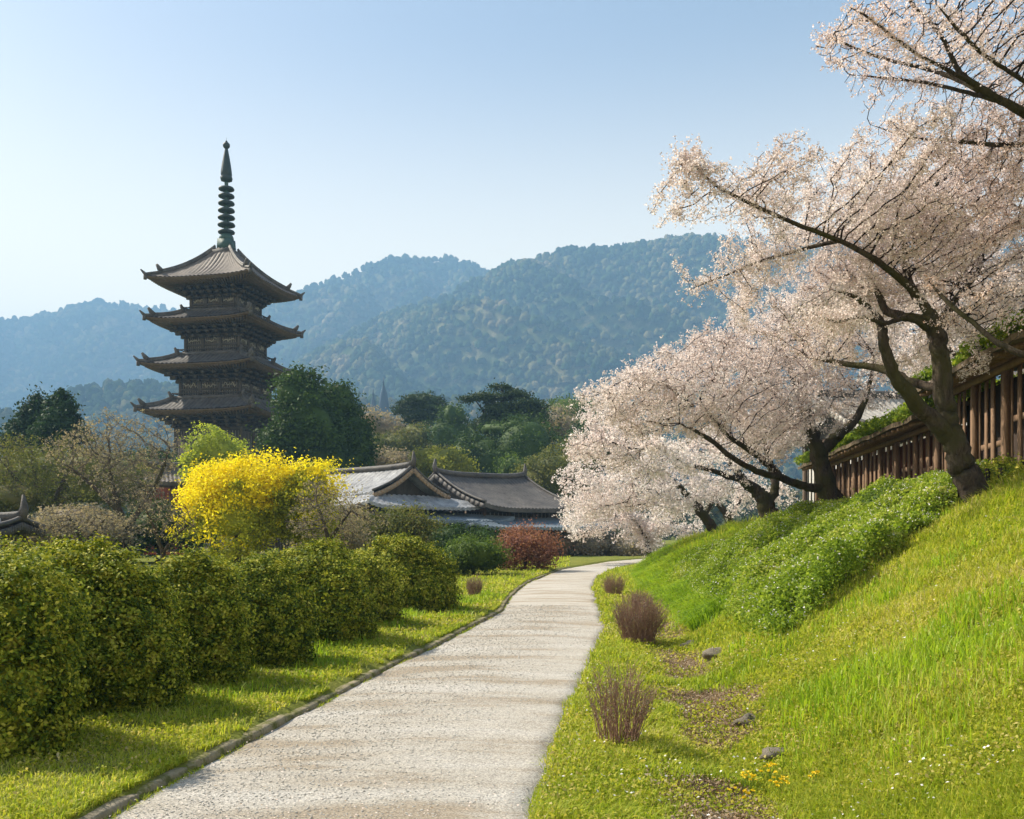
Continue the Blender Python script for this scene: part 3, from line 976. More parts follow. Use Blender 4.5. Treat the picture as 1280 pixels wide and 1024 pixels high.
def gable_roof(parent, L, D, ze, zr, mat, over=.9, ribs=.28, sag=.35, ridge_mat=None, name='roof', end_lift=.35, barge=None):
    """ridge along local x from -L/2 to L/2; curved slopes down to +-D/2"""
    nu = int((L + 2 * over) / ribs) * 4; nv = 12
    u = np.linspace(-L / 2 - over, L / 2 + over, nu + 1); v = np.linspace(0, 1, nv + 1)
    U, Vv = np.meshgrid(u, v, indexing='ij')
    def zz(U, Vv):
        e = np.abs(U) / (L / 2 + over)
        return ze + (zr - ze) * (.6 * Vv + .4 * Vv ** 2.3) + end_lift * e ** 4 * (1 - .3 * Vv)
    b = MB()
    for s in (-1, 1):
        Yv = s * (D / 2) * (1 - Vv)
        Z = zz(U, Vv) + .1 * np.abs(np.cos(PI * U / ribs)) ** .7
        b.grid(np.stack([U, Yv, Z], -1), flip=(s > 0))
        Z2 = zz(U, Vv) - .22
        b.grid(np.stack([U, Yv * .995, Z2], -1), flip=(s < 0))
        e = np.stack([np.stack([U[:, 0], Yv[:, 0], Z[:, 0]], -1), np.stack([U[:, 0], Yv[:, 0] * .995, Z2[:, 0]], -1)], 0)
        b.grid(e, flip=(s > 0))
    r = b.build(name, mat, parent)
    rb = MB(); rp = [(x, 0, float(zz(np.array(x), np.array(1.0))) + .18) for x in np.linspace(-L / 2 - over * .9, L / 2 + over * .9, 25)]
    rb.tube(rp, .2, 8)
    for s in (0, -1):
        q = rp[s]; sg = -1 if s == 0 else 1
        rb.tube([(q[0], 0, q[2] - .1), (q[0] + sg * .12, 0, q[2] + .3), (q[0] + sg * .08, 0, q[2] + .8)], [.2, .16, .05], 6)
    rb.build('ridge', ridge_mat or M['tile_dark'], r)
    for sx in (-1, 1):
        bb = MB(); x = sx * (L / 2 + over - .02)
        for s in (-1, 1):
            pts = []
            for t in np.linspace(0, 1, 12):
                pts.append((x, s * (D / 2) * (1 - t), float(zz(np.array(x), np.array(t))) - .2))
            for i in range(11): bb.bar(pts[i], pts[i + 1], .1, .28)
            tp = MB()
        bb.build('bargeboard', barge or M['gable_wood'], r)
        tb = MB()
        for s in (-1, 1):
            pts = [(x * .985, s * (D / 2) * (1 - t) * 1.0, float(zz(np.array(x), np.array(t))) + .12) for t in np.linspace(0, .99, 12)]
            tb.tube(pts, .085, 6)
        tb.build('verge_tiles', M['tile_dark'], r)
    # gable triangles
    gb = MB()
    for sx in (-1, 1):
        x = sx * (L / 2 - .1)
        for s in (-1, 1):
            P = []
            for t in np.linspace(0, 1, 12):
                y = s * (D / 2 - .15) * (1 - t)
                P.append([(x, y, ze - .1), (x, y, float(zz(np.array(x), np.array(t))) - .2)])
            gb.grid(np.array(P), flip=(s * sx > 0))
        gb.build('gable_wall', M['old_wood'], r); gb = MB()
    return r

def skirt(parent, L, D, z_in, z_out, w, mat, ribs=.28, name='skirt_roof', sides=(0, 1, 2, 3)):
    """lean-to roof running round a rectangular body L x D"""
    b = MB()
    half = [(L / 2, D / 2), (D / 2, L / 2), (L / 2, D / 2), (D / 2, L / 2)]
    for k in sides:
        a = k * PI / 2; c, s = math.cos(a), math.sin(a)
        hl, hd = half[k]
        n = int((2 * hl + 2 * w) / ribs) * 4
        u = np.linspace(-1, 1, n + 1); v = np.linspace(0, 1, 6)
        U, Vv = np.meshgrid(u, v, indexing='ij')
        X = U * (hl + w * (1 - Vv)); Yv = hd + w * (1 - Vv)
        Z = z_out + (z_in - z_out) * (.7 * Vv + .3 * Vv ** 2) + .3 * np.abs(U) ** 8 * (1 - Vv) + .09 * np.abs(np.cos(PI * X / ribs)) ** .7
        P = np.stack([X * c + Yv * s, X * s - Yv * c, Z], -1)
        b.grid(P)
        b.grid(P - np.array([0, 0, .2]), flip=True)
        b.grid(np.stack([P[:, 0], P[:, 0] - np.array([0, 0, .2])], 0))
    return b.build(name, mat, parent)

def hall_body(root, L, D, z0, z1, wmat, post=1.8, pm=None):
    b = MB(); b.box((0, 0, (z0 + z1) / 2), (L - .2, D - .2, z1 - z0)); w = b.build('wall', wmat, root)
    p = MB(); d = MB(); rl = MB()
    for k in range(4):
        a = k * PI / 2; c, s = math.cos(a), math.sin(a)
        hl, hd = ((L / 2, D / 2) if k % 2 == 0 else (D / 2, L / 2))
        n = max(2, int(2 * hl / post))
        for j in range(n + 1):
            x = (j / n * 2 - 1) * (hl - .1)
            if j < n: p.box((x * c + hd * s, x * s - hd * c, (z0 + z1) / 2), (.2, .2, z1 - z0), a)
            if j < n:
                xm = x + hl / n
                for q in range(6):
                    xx = x + (2 * (hl - .1) / n) * (q + .5) / 6
                    d.box((xx * c + (hd - .06) * s, xx * s - (hd - .06) * c, z0 + (z1 - z0) * .45), (.05, .05, (z1 - z0) * .8), a)
        for zz in (z0 + .3, z1 - .35):
            rl.box(((hd + .03) * s, -(hd + .03) * c, zz), (2 * hl, .1, .22), a)
    p.build_each('post', pm or M['wood_brown'], w); rl.build('wall_beams', pm or M['wood_brown'], w); d.build('lattice_window', M['panel'], w)

def halls():
    # hall with the pale tiled roof
    ya = 60.0; ph = math.radians(40)
    ap = at(517, 582, ya)                       # near end of the ridge
    L = 10.5
    cx = ap.x - math.cos(ph) * (L / 2 + .9); cy = ya + math.sin(ph) * (L / 2 + .9)
    e = empty('temple_hall', (cx, cy, 0), -ph)
    tag(e, 'low temple hall with pale grey tiled roof, its brown gable facing the path', 'hall', 'temple halls below the pagoda')
    zr = ap.z - .25
    gable_roof(e, L, 6.6, 3.85, zr, M['tile_grey'], .9, .42, name='upper_roof', end_lift=.25)
    skirt(e, L + 1.0, 6.2, 3.95, 3.2, 1.9, M['tile_grey'], .42, 'lower_roof')
    hall_body(e, L + 1.0, 6.2, 0, 3.3, M['old_wood'])
    skirt(e, L + 1.2, 6.4, 2.95, 2.35, 3.2, M['tile_slate'], .3, 'veranda_roof', sides=(1,))
    b = MB()
    for j in range(5): b.box((L / 2 + 3.6, -3.2 + j * 1.6, 1.2), (.16, .16, 2.4))
    b.build_each('veranda_post', M['wood_brown'], e)
    # hall with the dark roof
    yb = 66.0; ph = math.radians(38)
    ap = at(547, 589, yb)
    L = 6.3
    cx = ap.x + math.cos(ph) * (L / 2 + .6); cy = yb + math.sin(ph) * (L / 2 + .6)
    e = empty('temple_hall', (cx, cy, 0), ph)
    tag(e, 'temple hall with dark sagging roof right of the pale roofed hall, slate blue lean-to below', 'hall', 'temple halls below the pagoda')
    gable_roof(e, L, 11.5, 3.2, ap.z - .35, M['tile_dark'], .8, .3, name='upper_roof', end_lift=.35, barge=M['tile_dark'])
    hall_body(e, L, 9.0, 0, 3.5, M['old_wood'])
    skirt(e, L + .4, 9.6, 2.6, 1.95, 2.9, M['tile_slate'], .3, 'lower_roof')
    # small building behind the yellow bush, and one at the left edge
    y = 74.0; a = at(212, 584, y)
    e = empty('outbuilding', (a.x, y, 0), math.radians(25))
    tag(e, 'small tiled outbuilding with a faded red gable half hidden left of the golden bush', 'outbuilding')
    gable_roof(e, 4.6, 4.6, a.z - 1.3, a.z, M['tile_brown'], .5, .3, barge=M['red_wood'], end_lift=.1)
    hall_body(e, 4.4, 4.0, 0, a.z - 1.2, M['red_wood'])
    y = 36.0; a = at(-12, 632, y)
    e = empty('outbuilding', (a.x - .6, y, 0), math.radians(8))
    tag(e, 'white walled outbuilding with dark tiled eaves cut by the left edge of the photo', 'outbuilding')
    gable_roof(e, 2.4, 5.0, 1.7, 2.05, M['tile_dark'], .5, .28, barge=M['tile_dark'], end_lift=.12)
    hall_body(e, 2.2, 4.2, 0, 2.2, M['plaster'])
halls()

# ------------------------------------------------------------------ slatted wooden storehouse above the bank
def storehouse():
    P0 = Vector((8.35, 14.8, 0)); P1 = Vector((9.2, 20.2, 0)); P2 = Vector((9.15, 20.35, 0)); P3 = Vector((11.4, 35.5, 0))
    wl = surf_mat('brown_timber', (.11, .068, .042), (.25, .16, .1), 5, .85, .4, .02, stretch=(1, 1, .2))  # plain brown timber for slats, frame and rafters
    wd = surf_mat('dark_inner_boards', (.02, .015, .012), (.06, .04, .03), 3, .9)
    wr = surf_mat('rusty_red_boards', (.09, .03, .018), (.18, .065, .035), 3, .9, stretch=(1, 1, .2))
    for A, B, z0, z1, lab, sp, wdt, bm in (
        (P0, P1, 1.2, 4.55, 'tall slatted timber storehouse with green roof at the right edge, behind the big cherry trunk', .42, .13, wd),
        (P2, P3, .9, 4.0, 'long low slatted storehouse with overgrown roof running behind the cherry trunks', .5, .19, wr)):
        d = (B - A); L = d.length; d.normalize(); nrm = Vector((-d.y, d.x, 0))      # faces the path
        if nrm.x > 0: nrm = -nrm
        a = math.atan2(d.y, d.x)
        e = empty('storehouse', (A.x, A.y, 0), a)
        tag(e, lab, 'storehouse', 'slatted storehouses above the bank')
        # local: x along, -y... the path side is +y when nrm is to the left of d
        sg = 1
        def far_z(t): return z1 - (.0 if bm is wd else .0) * t
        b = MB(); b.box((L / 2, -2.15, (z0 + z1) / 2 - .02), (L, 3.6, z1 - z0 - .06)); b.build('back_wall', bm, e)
        s = MB(); n = int(L / sp)
        for i in range(n + 1):
            x = i * L / n; wj = wdt * random.uniform(.8, 1.25)
            s.box((x, sg * .06 * random.uniform(.6, 1.2), (z0 + z1) / 2), (wj, .035, z1 - z0), random.uniform(-.04, .04))
        s.build('slat_wall', wl, e)
        p = MB()
        for i in range(int(L / 1.7) + 1):
            p.box((min(i * 1.7, L), .13, (z0 + z1) / 2 + .02), (.12, .1, z1 - z0 + .04))
        for i in range(int(L / 1.7)):
            for zz in (z0 + (z1 - z0) * random.uniform(.3, .45), z0 + (z1 - z0) * random.uniform(.6, .75)):
                p.box((i * 1.7 + .85, .02, zz), (1.5, .05, .1))
        p.box((L / 2, .15, z1 - .03), (L + .3, .1, .12)); p.box((L / 2, .14, z0 + .3), (L, .1, .16))
        p.build('timber_frame', wl, e)
        # low pitched overgrown roof
        r = MB(); nu, nv = 40, 14
        U, Vv = np.meshgrid(np.linspace(-.4, L + .4, nu), np.linspace(0, 1, nv), indexing='ij')
        yy = .75 - Vv * 4.2; Z = z1 + .1 + Vv * 1.05 + .08 * fbm(U * 1.4, Vv * 6, 3)
        Pt = np.stack([U, yy, Z], -1)
        r.grid(Pt, flip=True); r.grid(Pt - np.array([0, 0, .1]))
        r.grid(np.stack([Pt[:, 0], Pt[:, 0] - np.array([0, 0, .1])], 0), flip=True)
        r.grid(np.stack([Pt[0], Pt[0] - np.array([0, 0, .1])], 0)); r.grid(np.stack([Pt[-1], Pt[-1] - np.array([0, 0, .1])], 0), flip=True)
        r.build('roof', surf_mat('old_bark_roof', (.06, .045, .03), (.16, .12, .075), 4, .95), e)
        rf = MB()
        for i in range(int(L / .5) + 1): rf.bar((i * .5, .7, z1 - .02), (i * .5, -.3, z1 + .2), .07, .09)
        rf.build('rafters', wl, e)
        # creeper growing all over the roof
        lv = leaf_mat('roof_creeper_leaf', [(.1, (.06, .12, .015)), (.5, (.16, .24, .025)), (.9, (.32, .36, .05))], .4, 1.2)
        nC = int(L * 260); u = RNG.random(nC) * (L + .8) - .4; v = RNG.random(nC) ** 1.4
        keep = fbm(u * .9 + A.y, v * 4, 3) > .38; u, v = u[keep], v[keep]
        pc = np.stack([u, .8 - v * 4.3, z1 + .2 + v * 1.05 + .22 * fbm(u * 2, v * 7, 2)], -1)
        nl = 14
        C = (pc[:, None] + RNG.normal(size=(len(pc), nl, 3)) * np.array([.1, .1, .06])).reshape(-1, 3)
        V, Fq = leaf_quads(C, .085, .06, None, 0, up=.6)
        V = V.reshape(-1, 3); ca, sa = math.cos(a), math.sin(a)
        o = np_mesh('roof_creeper', V, Fq, lv)
        o.location = e.location; o.rotation_euler = e.rotation_euler
        tag(o, 'leafy green creeper spread over the ' + ('near tall storehouse roof' if bm is wd else 'long low storehouse roof'), 'creeper', 'creepers on the storehouse roofs')
    # grey roofed building beyond
    e = empty('storehouse', (19.0, 45.0, 0), math.radians(8))
    tag(e, 'storehouse with broad plain grey shingle roof, seen behind the cherry trees over the slatted one', 'storehouse')
    gable_roof(e, 8.6, 8.0, 6.2, 7.9, M['tile_stone'], .5, .3, end_lift=.0, barge=M['tile_stone'])
    hall_body(e, 8.2, 6.4, 0, 6.3, M['plaster'])
storehouse()
# ------------------------------------------------------------------ cherry trees
M['bark'] = bark_mat('cherry_bark', (.03, .023, .018), (.12, .095, .075), (.07, .065, .03))
M['twig'] = bark_mat('cherry_twig', (.02, .014, .012), (.06, .045, .038))
def blossom_mat(name, cols, trans=.62, big=.35):
    return leaf_mat(name, cols, trans, big, .7, .1, tw=1.0)
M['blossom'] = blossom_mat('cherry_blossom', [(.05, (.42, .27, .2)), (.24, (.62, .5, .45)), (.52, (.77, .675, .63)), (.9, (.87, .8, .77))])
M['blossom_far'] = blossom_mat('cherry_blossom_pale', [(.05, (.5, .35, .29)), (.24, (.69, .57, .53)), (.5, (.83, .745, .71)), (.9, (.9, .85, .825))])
M['blossom_rust'] = blossom_mat('budding_blossom', [(.05, (.3, .16, .08)), (.28, (.6, .4, .28)), (.5, (.82, .68, .62)), (.9, (.9, .8, .78))])

def px_limb(Y, pts, k=5):
    """pts: (px, py, depth offset, radius in photo pixels)"""
    P = []; 
    for px, py, dy, r in pts: P.append(at(px, py, Y + dy))
    rr = [p[3] / F * (Y + p[2]) for p in pts]
    Q = catmull(P, k)
    n = len(Q); R = np.interp(np.linspace(0, len(pts) - 1, n), range(len(pts)), rr)
    R = R * (np.clip((n - 1 - np.arange(n)) / 4 + .3, 0, 1) if pts[-1][3] < 3.2 else 1)
    return Q, list(R)

def cherry(label, Y, limbs, crown, n_att, step, per, bl, mat, seed, spread=.075, infl=None, group='cherry trees in blossom along the bank', dens=1.0, leafless=0, wob=.22, name='cherry_tree', cat='tree', root_w=1.2, up=0.02, twm=None):
    rng = np.random.default_rng(seed); random.seed(seed)
    pos = []; par = []; main = MB(); mr = []
    base = None
    for li, pts in enumerate(limbs):
        Q, R = px_limb(Y, pts, 5)
        if li == 0:
            base = Q[0].copy(); g = gzs(base.x, base.y)
            # bring the foot down into the ground with flared roots
            Q[0] = Vector((Q[0].x, Q[0].y, g + .02)); kq = [0] + [i for i in range(1, len(Q)) if Q[i].z > g + .12 * Y / 14]; Q = [Q[i] for i in kq]; R = [R[i] for i in kq]; Q = [Q[0] + Vector((.25 * (Q[0].x - Q[2].x), 0, -.35))] + Q; R = [R[0] * 1.35] + R
            R[1] *= 1.15; R[2] *= 1.02
            base = Vector((base.x, base.y, g))
        wobd = [Vector((rng.normal(), rng.normal(), rng.normal())) * min(.02, .12 * r) for r in R]
        Q = [q + w for q, w in zip(Q, wobd)]
        main.tube(Q, R, 16 if R[0] > .12 else 9, True, jit=.16)
        prev = None
        if pos:
            prev = min(range(len(pos)), key=lambda i: (pos[i] - Q[0]).length_squared)
        for i, q in enumerate(Q):
            if li == 0 and i < len(Q) * .35:
                continue
            pos.append(q); par.append(prev if prev is not None else -1); prev = len(pos) - 1; mr.append(R[i])
    nmain = len(pos)
    vol = np.array([(c[3] * c[4]) ** 1.0 * c[5] for c in crown]); vol = vol / vol.sum()
    att = []
    for k, c in enumerate(crown):
        m = int(n_att * vol[k]) + 6
        d = rand_unit(m, rng); r = rng.random(m) ** (1 / 2.6)
        r = r * lumpy(d, seed * 7 + k, .14, 2.6)
        yy = Y + c[2] + d[:, 1] * r * c[5]
        cx = np.array(at(c[0], c[1], Y + c[2]))
        sc = (Y + c[2]) / F
        ang = math.radians(c[6]) if len(c) > 6 else 0
        lx = d[:, 0] * r * c[3] * sc; lz = d[:, 2] * r * c[4] * sc
        att.append(np.stack([cx[0] + lx * math.cos(ang) + lz * math.sin(ang), yy, cx[2] - lx * math.sin(ang) + lz * math.cos(ang)], -1))
    att = np.concatenate(att)
    # flat sprays with gaps of air between them
    nz_ = fbm(att[:, 0] * .9 * 14 / Y + seed, att[:, 2] * 2.3 * 14 / Y + .35 * att[:, 1], 3)
    att = att[nz_ > GAP]
    infl = infl or step * 14
    pos, par = colonise(pos, par, att, step, step * 1.15, infl, 75, seed, up, wob, .72 if name == 'cherry_tree' else 1.0)
    n = len(pos); PA = np.array([tuple(p) for p in pos]); par = np.array(par)
    # pipe model radii
    rad = np.zeros(n); cnt = np.zeros(n)
    tip = .0036 * (Y / 14) ** .6
    for i in range(n - 1, nmain - 1, -1):
        if rad[i] == 0: rad[i] = tip ** 1.9
        if par[i] >= nmain: rad[par[i]] += rad[i]
    rad = rad ** (1 / 1.9)
    idx = np.arange(nmain, n)
    p0 = PA[par[idx]]; p1 = PA[idx]; r1 = rad[idx]; r0 = np.where(par[idx] >= nmain, rad[par[idx]], r1 * 1.15)
    r0 = np.minimum(r0, r1 * 1.6)
    V, Fq = frusta(p0, p1 + (p1 - p0) * .04, r0, r1, 5)
    loc = tuple(base)
    e = empty(name, loc)
    tag(e, label, cat, group)
    o = main.build('trunk', M['bark'], e, True, loc=loc); o.location = (0, 0, 0)
    o = np_mesh('branches', V, Fq, twm or M['twig'], e, True, loc=loc); o.location = (0, 0, 0)
    # blossoms on thin growth
    thin = idx[(rad[idx] < tip * 6) & (par[idx] >= nmain)]
    thin = thin[par[par[thin]] >= nmain]
    ml = np.array([i for i in range(nmain) if mr[i] < 2.3 / F * Y and par[i] >= 0 and (pos[i] - pos[par[i]]).length < 1.2], dtype=int)
    thin = np.concatenate([thin, np.repeat(ml, 5)])
    k = 5 * rng.poisson(per * dens / 5 * (0.3 + 1.4 * fbm(PA[thin][:, 0] * 1.4 + seed, PA[thin][:, 2] * 1.6 + PA[thin][:, 1] * .7, 2)))
    a = np.repeat(thin, k // 5); t = rng.random(len(a))[:, None]
    C = PA[par[a]] * (1 - t) + PA[a] * t + rng.normal(size=(len(a), 3)) * (spread * .8 * np.where(a < nmain, 1.9, 1.0))[:, None]
    C = (C[:, None] + rng.normal(size=(len(C), 5, 3)) * bl * .62).reshape(-1, 3)
    V, Fq = leaf_quads(C, bl, bl * .85, None, 0, rng, bend=.3)
    o = np_mesh('blossom', V, Fq, mat, e, False, loc=loc); o.location = (0, 0, 0)
    print('TREE', label[:30], n, len(C))
    return e

GAP = .43
def cherries():
    # the great tree on the shoulder of the bank
    cherry('great leaning cherry tree with mossy forked trunk and one long limb reaching far left', 14.0, [
        [(1222, 625, 0, 19), (1207, 592, 0, 16.5), (1193, 556, 0, 14.5), (1184, 525, 0, 12.5), (1180, 495, 0, 11.8), (1176, 450, 0, 11), (1171, 415, 0, 10.4), (1163, 392, 0, 9)],
        [(1190, 550, 0, 12), (1162, 520, -.1, 10.5), (1135, 492, -.3, 9), (1116, 465, -.4, 7.6), (1106, 435, -.5, 6.6), (1103, 410, -.5, 6), (1092, 392, -.5, 4.5), (1070, 372, -.6, 3), (1040, 362, -.7, 1.6)],
        [(1165, 398, 0, 7), (1150, 375, 0, 5.6), (1115, 340, -.3, 4.2), (1065, 308, -.7, 3.4), (1005, 284, -1.1, 2.7), (945, 258, -1.5, 2.5), (895, 232, -1.9, 1.8), (868, 208, -2.1, 1.2), (850, 196, -2.2, .6)],
        [(1148, 376, 0, 6), (1135, 350, .3, 4.8), (1131, 310, .6, 3.8), (1127, 286, .8, 3.4), (1152, 250, 1, 2.9), (1185, 218, 1.2, 2.8), (1225, 192, 1.4, 1.6)],
        [(1174, 487, 0, 6), (1140, 478, .4, 5.5), (1105, 462, .8, 5), (1060, 455, 1.2, 3.5), (1010, 448, 1.6, 2)],
        [(1160, 402, 0, 6.5), (1130, 396, .3, 5.8), (1108, 388, .5, 5), (1096, 364, .6, 3.6), (1093, 358, .6, 2.5)],
        [(1160, 412, 0, 4), (1135, 398, -.3, 3.4), (1105, 404, -.6, 2.8), (1075, 396, -1, 2.3), (1045, 402, -1.3, 1.7), (1015, 392, -1.5, 1)],
        [(1172, 420, 0, 5), (1190, 380, .9, 4), (1222, 340, 1.6, 3), (1232, 300, 2.0, 2)],
        [(1050, 300, -.6, 3.2), (1010, 310, -.3, 2.4), (955, 325, 0, 1.8), (905, 345, .2, 1.3), (862, 362, .3, .9)],
    ], [(872, 206, -2, 30, 12, .6, 25), (850, 225, -2, 36, 9, .5), (880, 240, -2, 50, 16, .9, 5), (846, 268, -1.8, 34, 9, .5, -10), (900, 262, -1.6, 40, 14, .7), (960, 235, -1.2, 70, 34, 1.4, 8), (1060, 235, -.3, 85, 42, 2.2), (1160, 235, .8, 95, 50, 2.6), (1235, 260, 1.2, 80, 60, 2.6),
        (930, 315, 0, 45, 20, .7, 28), (870, 348, .3, 42, 11, .5, 25), (1010, 300, 0, 75, 45, 1.9), (1100, 320, .8, 90, 60, 2.8), (1200, 350, 1.5, 85, 70, 2.8),
        (1010, 370, .8, 75, 45, 2.0), (1090, 400, 1, 75, 55, 2.2), (1170, 440, 2.2, 60, 40, 1.8), (960, 400, .5, 45, 30, 1.2), (1040, 440, 1.4, 55, 24, 1.4)],
        11500, .125, 62, .0255, M['blossom'], 21, .062)
    # tree with its trunk outside the frame, branches hanging in from the right
    cherry('budding cherry tree whose branches reach in from beyond the upper right edge of the photo', 11.5, [
        [(1430, 690, 0, 26), (1415, 600, 0, 25), (1400, 500, 0, 22), (1380, 380, 0, 19), (1365, 280, 0, 17), (1360, 220, 0, 14)],
        [(1365, 205, 0, 10), (1320, 165, 0, 7), (1280, 142, 0, 5.8), (1245, 122, 0, 4.8), (1215, 103, 0, 4), (1198, 88, 0, 3.3), (1182, 55, 0, 2.7), (1165, 30, 0, 2.1), (1140, 5, 0, 2.2), (1120, -35, 0, 1.4)],
        [(1212, 102, 0, 3), (1180, 85, -.2, 2.4), (1150, 70, -.4, 2), (1115, 45, -.6, 2), (1085, 22, -.8, 1.4), (1060, 8, -.9, .9)],
        [(1225, 112, 0, 4), (1190, 96, .3, 3.2), (1150, 84, .6, 2.4), (1100, 72, .9, 1.9), (1050, 52, 1.2, 1.2), (1025, 42, 1.3, .7)],
        [(1245, 125, 0, 3.4), (1210, 116, .3, 2.6), (1160, 104, .6, 2), (1110, 98, .8, 1.4), (1070, 94, 1, .8)],
        [(1365, 230, 0, 7), (1330, 190, .5, 5), (1290, 182, .8, 3.6), (1240, 181, 1, 3), (1190, 176, 1.2, 2.2), (1140, 172, 1.3, 1.6), (1088, 156, 1.4, .8)],
        [(1360, 160, 0, 5), (1310, 120, -.4, 3.4), (1270, 95, -.6, 2.7), (1235, 72, -.8, 2.3), (1205, 45, -1, 2.4), (1170, 5, -1.2, 1.6)],
        [(1398, 500, 0, 9), (1345, 470, .3, 6), (1290, 448, .5, 4.4), (1250, 430, .7, 3.8), (1215, 402, .9, 3), (1185, 378, 1.1, 3), (1160, 350, 1.3, 2)],
    ], [(1150, 40, 0, 85, 50, 1.6), (1080, 35, -.4, 50, 26, 1.0), (1240, 40, 0, 80, 60, 2.0), (1110, 85, .6, 60, 14, .7), (1230, 100, .2, 60, 40, 1.4), (1120, 160, 1.3, 40, 10, .5), (1200, 165, 1.1, 70, 22, 1.0),
        (1250, 190, 1, 60, 30, 1.2), (1330, 100, 0, 70, 80, 2), (1050, 58, .9, 30, 14, .5), (1230, 370, 1, 60, 50, 1.2), (1300, 300, .8, 60, 90, 1.6)],
        7000, .105, 26, .0225, M['blossom_rust'], 33, .042)
    cherry('cherry tree with sharply forked trunk and a heavy limb reaching left, second along the bank', 24.0, [
        [(1048, 652, 0, 16), (1040, 625, 0, 13.5), (1030, 595, 0, 11.5), (1022, 565, 0, 10), (1015, 540, 0, 8.2), (1010, 520, 0, 6.5), (1000, 490, 0, 5.5), (985, 455, .4, 3.5), (965, 420, .6, 2)],
        [(1024, 570, 0, 8), (1040, 552, 0, 7), (1056, 538, 0, 6), (1072, 520, 0, 4.5), (1085, 490, 0, 3), (1092, 450, 0, 1.8)],
        [(1030, 612, 0, 6), (1005, 608, -.3, 5.2), (975, 597, -.8, 4.8), (945, 588, -1.4, 4), (915, 572, -2, 3.2), (885, 548, -2.4, 3), (850, 530, -2.8, 2)],
        [(975, 597, -.8, 5), (958, 578, -1, 4.5), (935, 562, -1.3, 3.5), (905, 540, -1.8, 2.5), (875, 500, -2.2, 2)],
        [(866, 508, -2, 2.6), (845, 490, -2.3, 2.2), (822, 476, -2.6, 1.8), (790, 470, -3, 1.2)],
        [(1018, 545, 0, 5), (985, 510, 1, 4), (940, 470, 1.5, 3), (900, 440, 2, 1.8)],
    ], [(820, 470, -2.4, 62, 32, 2.0, -14), (768, 482, -2.6, 42, 22, 1.4, -10), (905, 440, -.6, 70, 36, 2.6), (985, 425, .6, 75, 50, 3.2), (1050, 430, 1.2, 55, 60, 3), (880, 500, -1.4, 85, 40, 3), (965, 500, 0, 75, 50, 3.2),
        (800, 515, -2, 65, 34, 2.2), (930, 380, 1.2, 40, 40, 2.4), (1070, 490, .6, 38, 34, 2), (950, 545, -.6, 60, 30, 2), (740, 500, -2.2, 32, 16, 1), (990, 370, 1.8, 60, 50, 3), (870, 430, -1.2, 36, 20, 1.6, -15)],
        5200, .2, 60, .037, M['blossom'], 44, .105)
    cherry('short stout cherry tree whose dark trunk splits in a wide V, third along the bank', 32.0, [
        [(974, 664, 0, 13), (966, 650, 0, 12), (958, 635, 0, 10.5), (952, 622, 0, 9), (942, 610, 0, 7), (928, 600, -.4, 5.5), (915, 580, -.8, 4), (895, 555, -1.2, 2.5)],
        [(960, 632, 0, 7), (968, 615, 0, 5.5), (968, 600, 0, 5), (960, 570, .4, 3.5), (950, 535, .8, 2)],
        [(930, 602, -.4, 4), (895, 590, -1.6, 3), (860, 580, -2.6, 2.2), (820, 560, -3.6, 1.4)],
    ], [(870, 565, -1.6, 70, 36, 3, -5), (800, 560, -3, 70, 36, 3), (745, 560, -3.6, 40, 26, 2.2), (930, 545, 0, 55, 40, 3), (985, 540, .6, 40, 34, 2.4), (760, 525, -3, 50, 24, 2), (910, 600, -.4, 40, 18, 2)],
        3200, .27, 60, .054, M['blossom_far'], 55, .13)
    cherry('slender leaning cherry tree, fourth along the bank, trunk bent left out of the grass', 39.0, [
        [(897, 674, 0, 7), (890, 660, 0, 6.5), (880, 645, 0, 6), (868, 630, 0, 5), (858, 618, 0, 4), (840, 600, -.5, 2.6), (815, 585, -1, 1.6)],
        [(880, 645, 0, 3.5), (892, 625, .5, 2.8), (905, 600, .8, 1.6)],
    ], [(830, 615, -1, 65, 32, 3), (770, 612, -2, 60, 30, 3), (722, 600, -3, 34, 24, 2.2), (880, 610, .4, 50, 30, 2.6), (790, 580, -1.6, 60, 26, 2.6), (940, 610, 1.5, 40, 26, 2), (735, 635, -2.4, 38, 20, 2)],
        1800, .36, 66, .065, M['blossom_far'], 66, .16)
    cherry('thin dark stemmed cherry tree close behind the fourth one, nearly hidden in blossom', 43.0, [
        [(923, 673, 0, 5.5), (918, 660, 0, 5), (910, 648, 0, 4.5), (900, 632, 0, 3.5), (880, 610, 0, 2)],
        [(912, 650, 0, 3), (925, 625, .6, 2), (935, 605, 1, 1.2)],
    ], [(900, 625, 0, 55, 26, 3), (840, 640, -1, 45, 20, 2.4), (960, 620, 1, 40, 24, 2.4)],
        900, .4, 40, .085, M['blossom_far'], 77, .17)
    cherry('low cherry tree at the bend of the path, blossom drooping over the gravel', 52.0, [
        [(813, 698, 0, 3.6), (810, 685, 0, 3.2), (806, 672, 0, 2.6), (796, 655, 0, 1.8), (780, 640, -.5, 1.2)],
        [(808, 680, 0, 2), (820, 662, .5, 1.5), (835, 650, .8, 1)],
    ], [(770, 650, -1, 50, 24, 3), (728, 655, -2, 36, 22, 2.4), (810, 662, 0, 48, 22, 3), (850, 662, .5, 34, 16, 2.2), (795, 680, 0, 30, 10, 2), (745, 625, -1, 40, 20, 3)],
        1100, .45, 70, .082, M['blossom_far'], 88, .2)
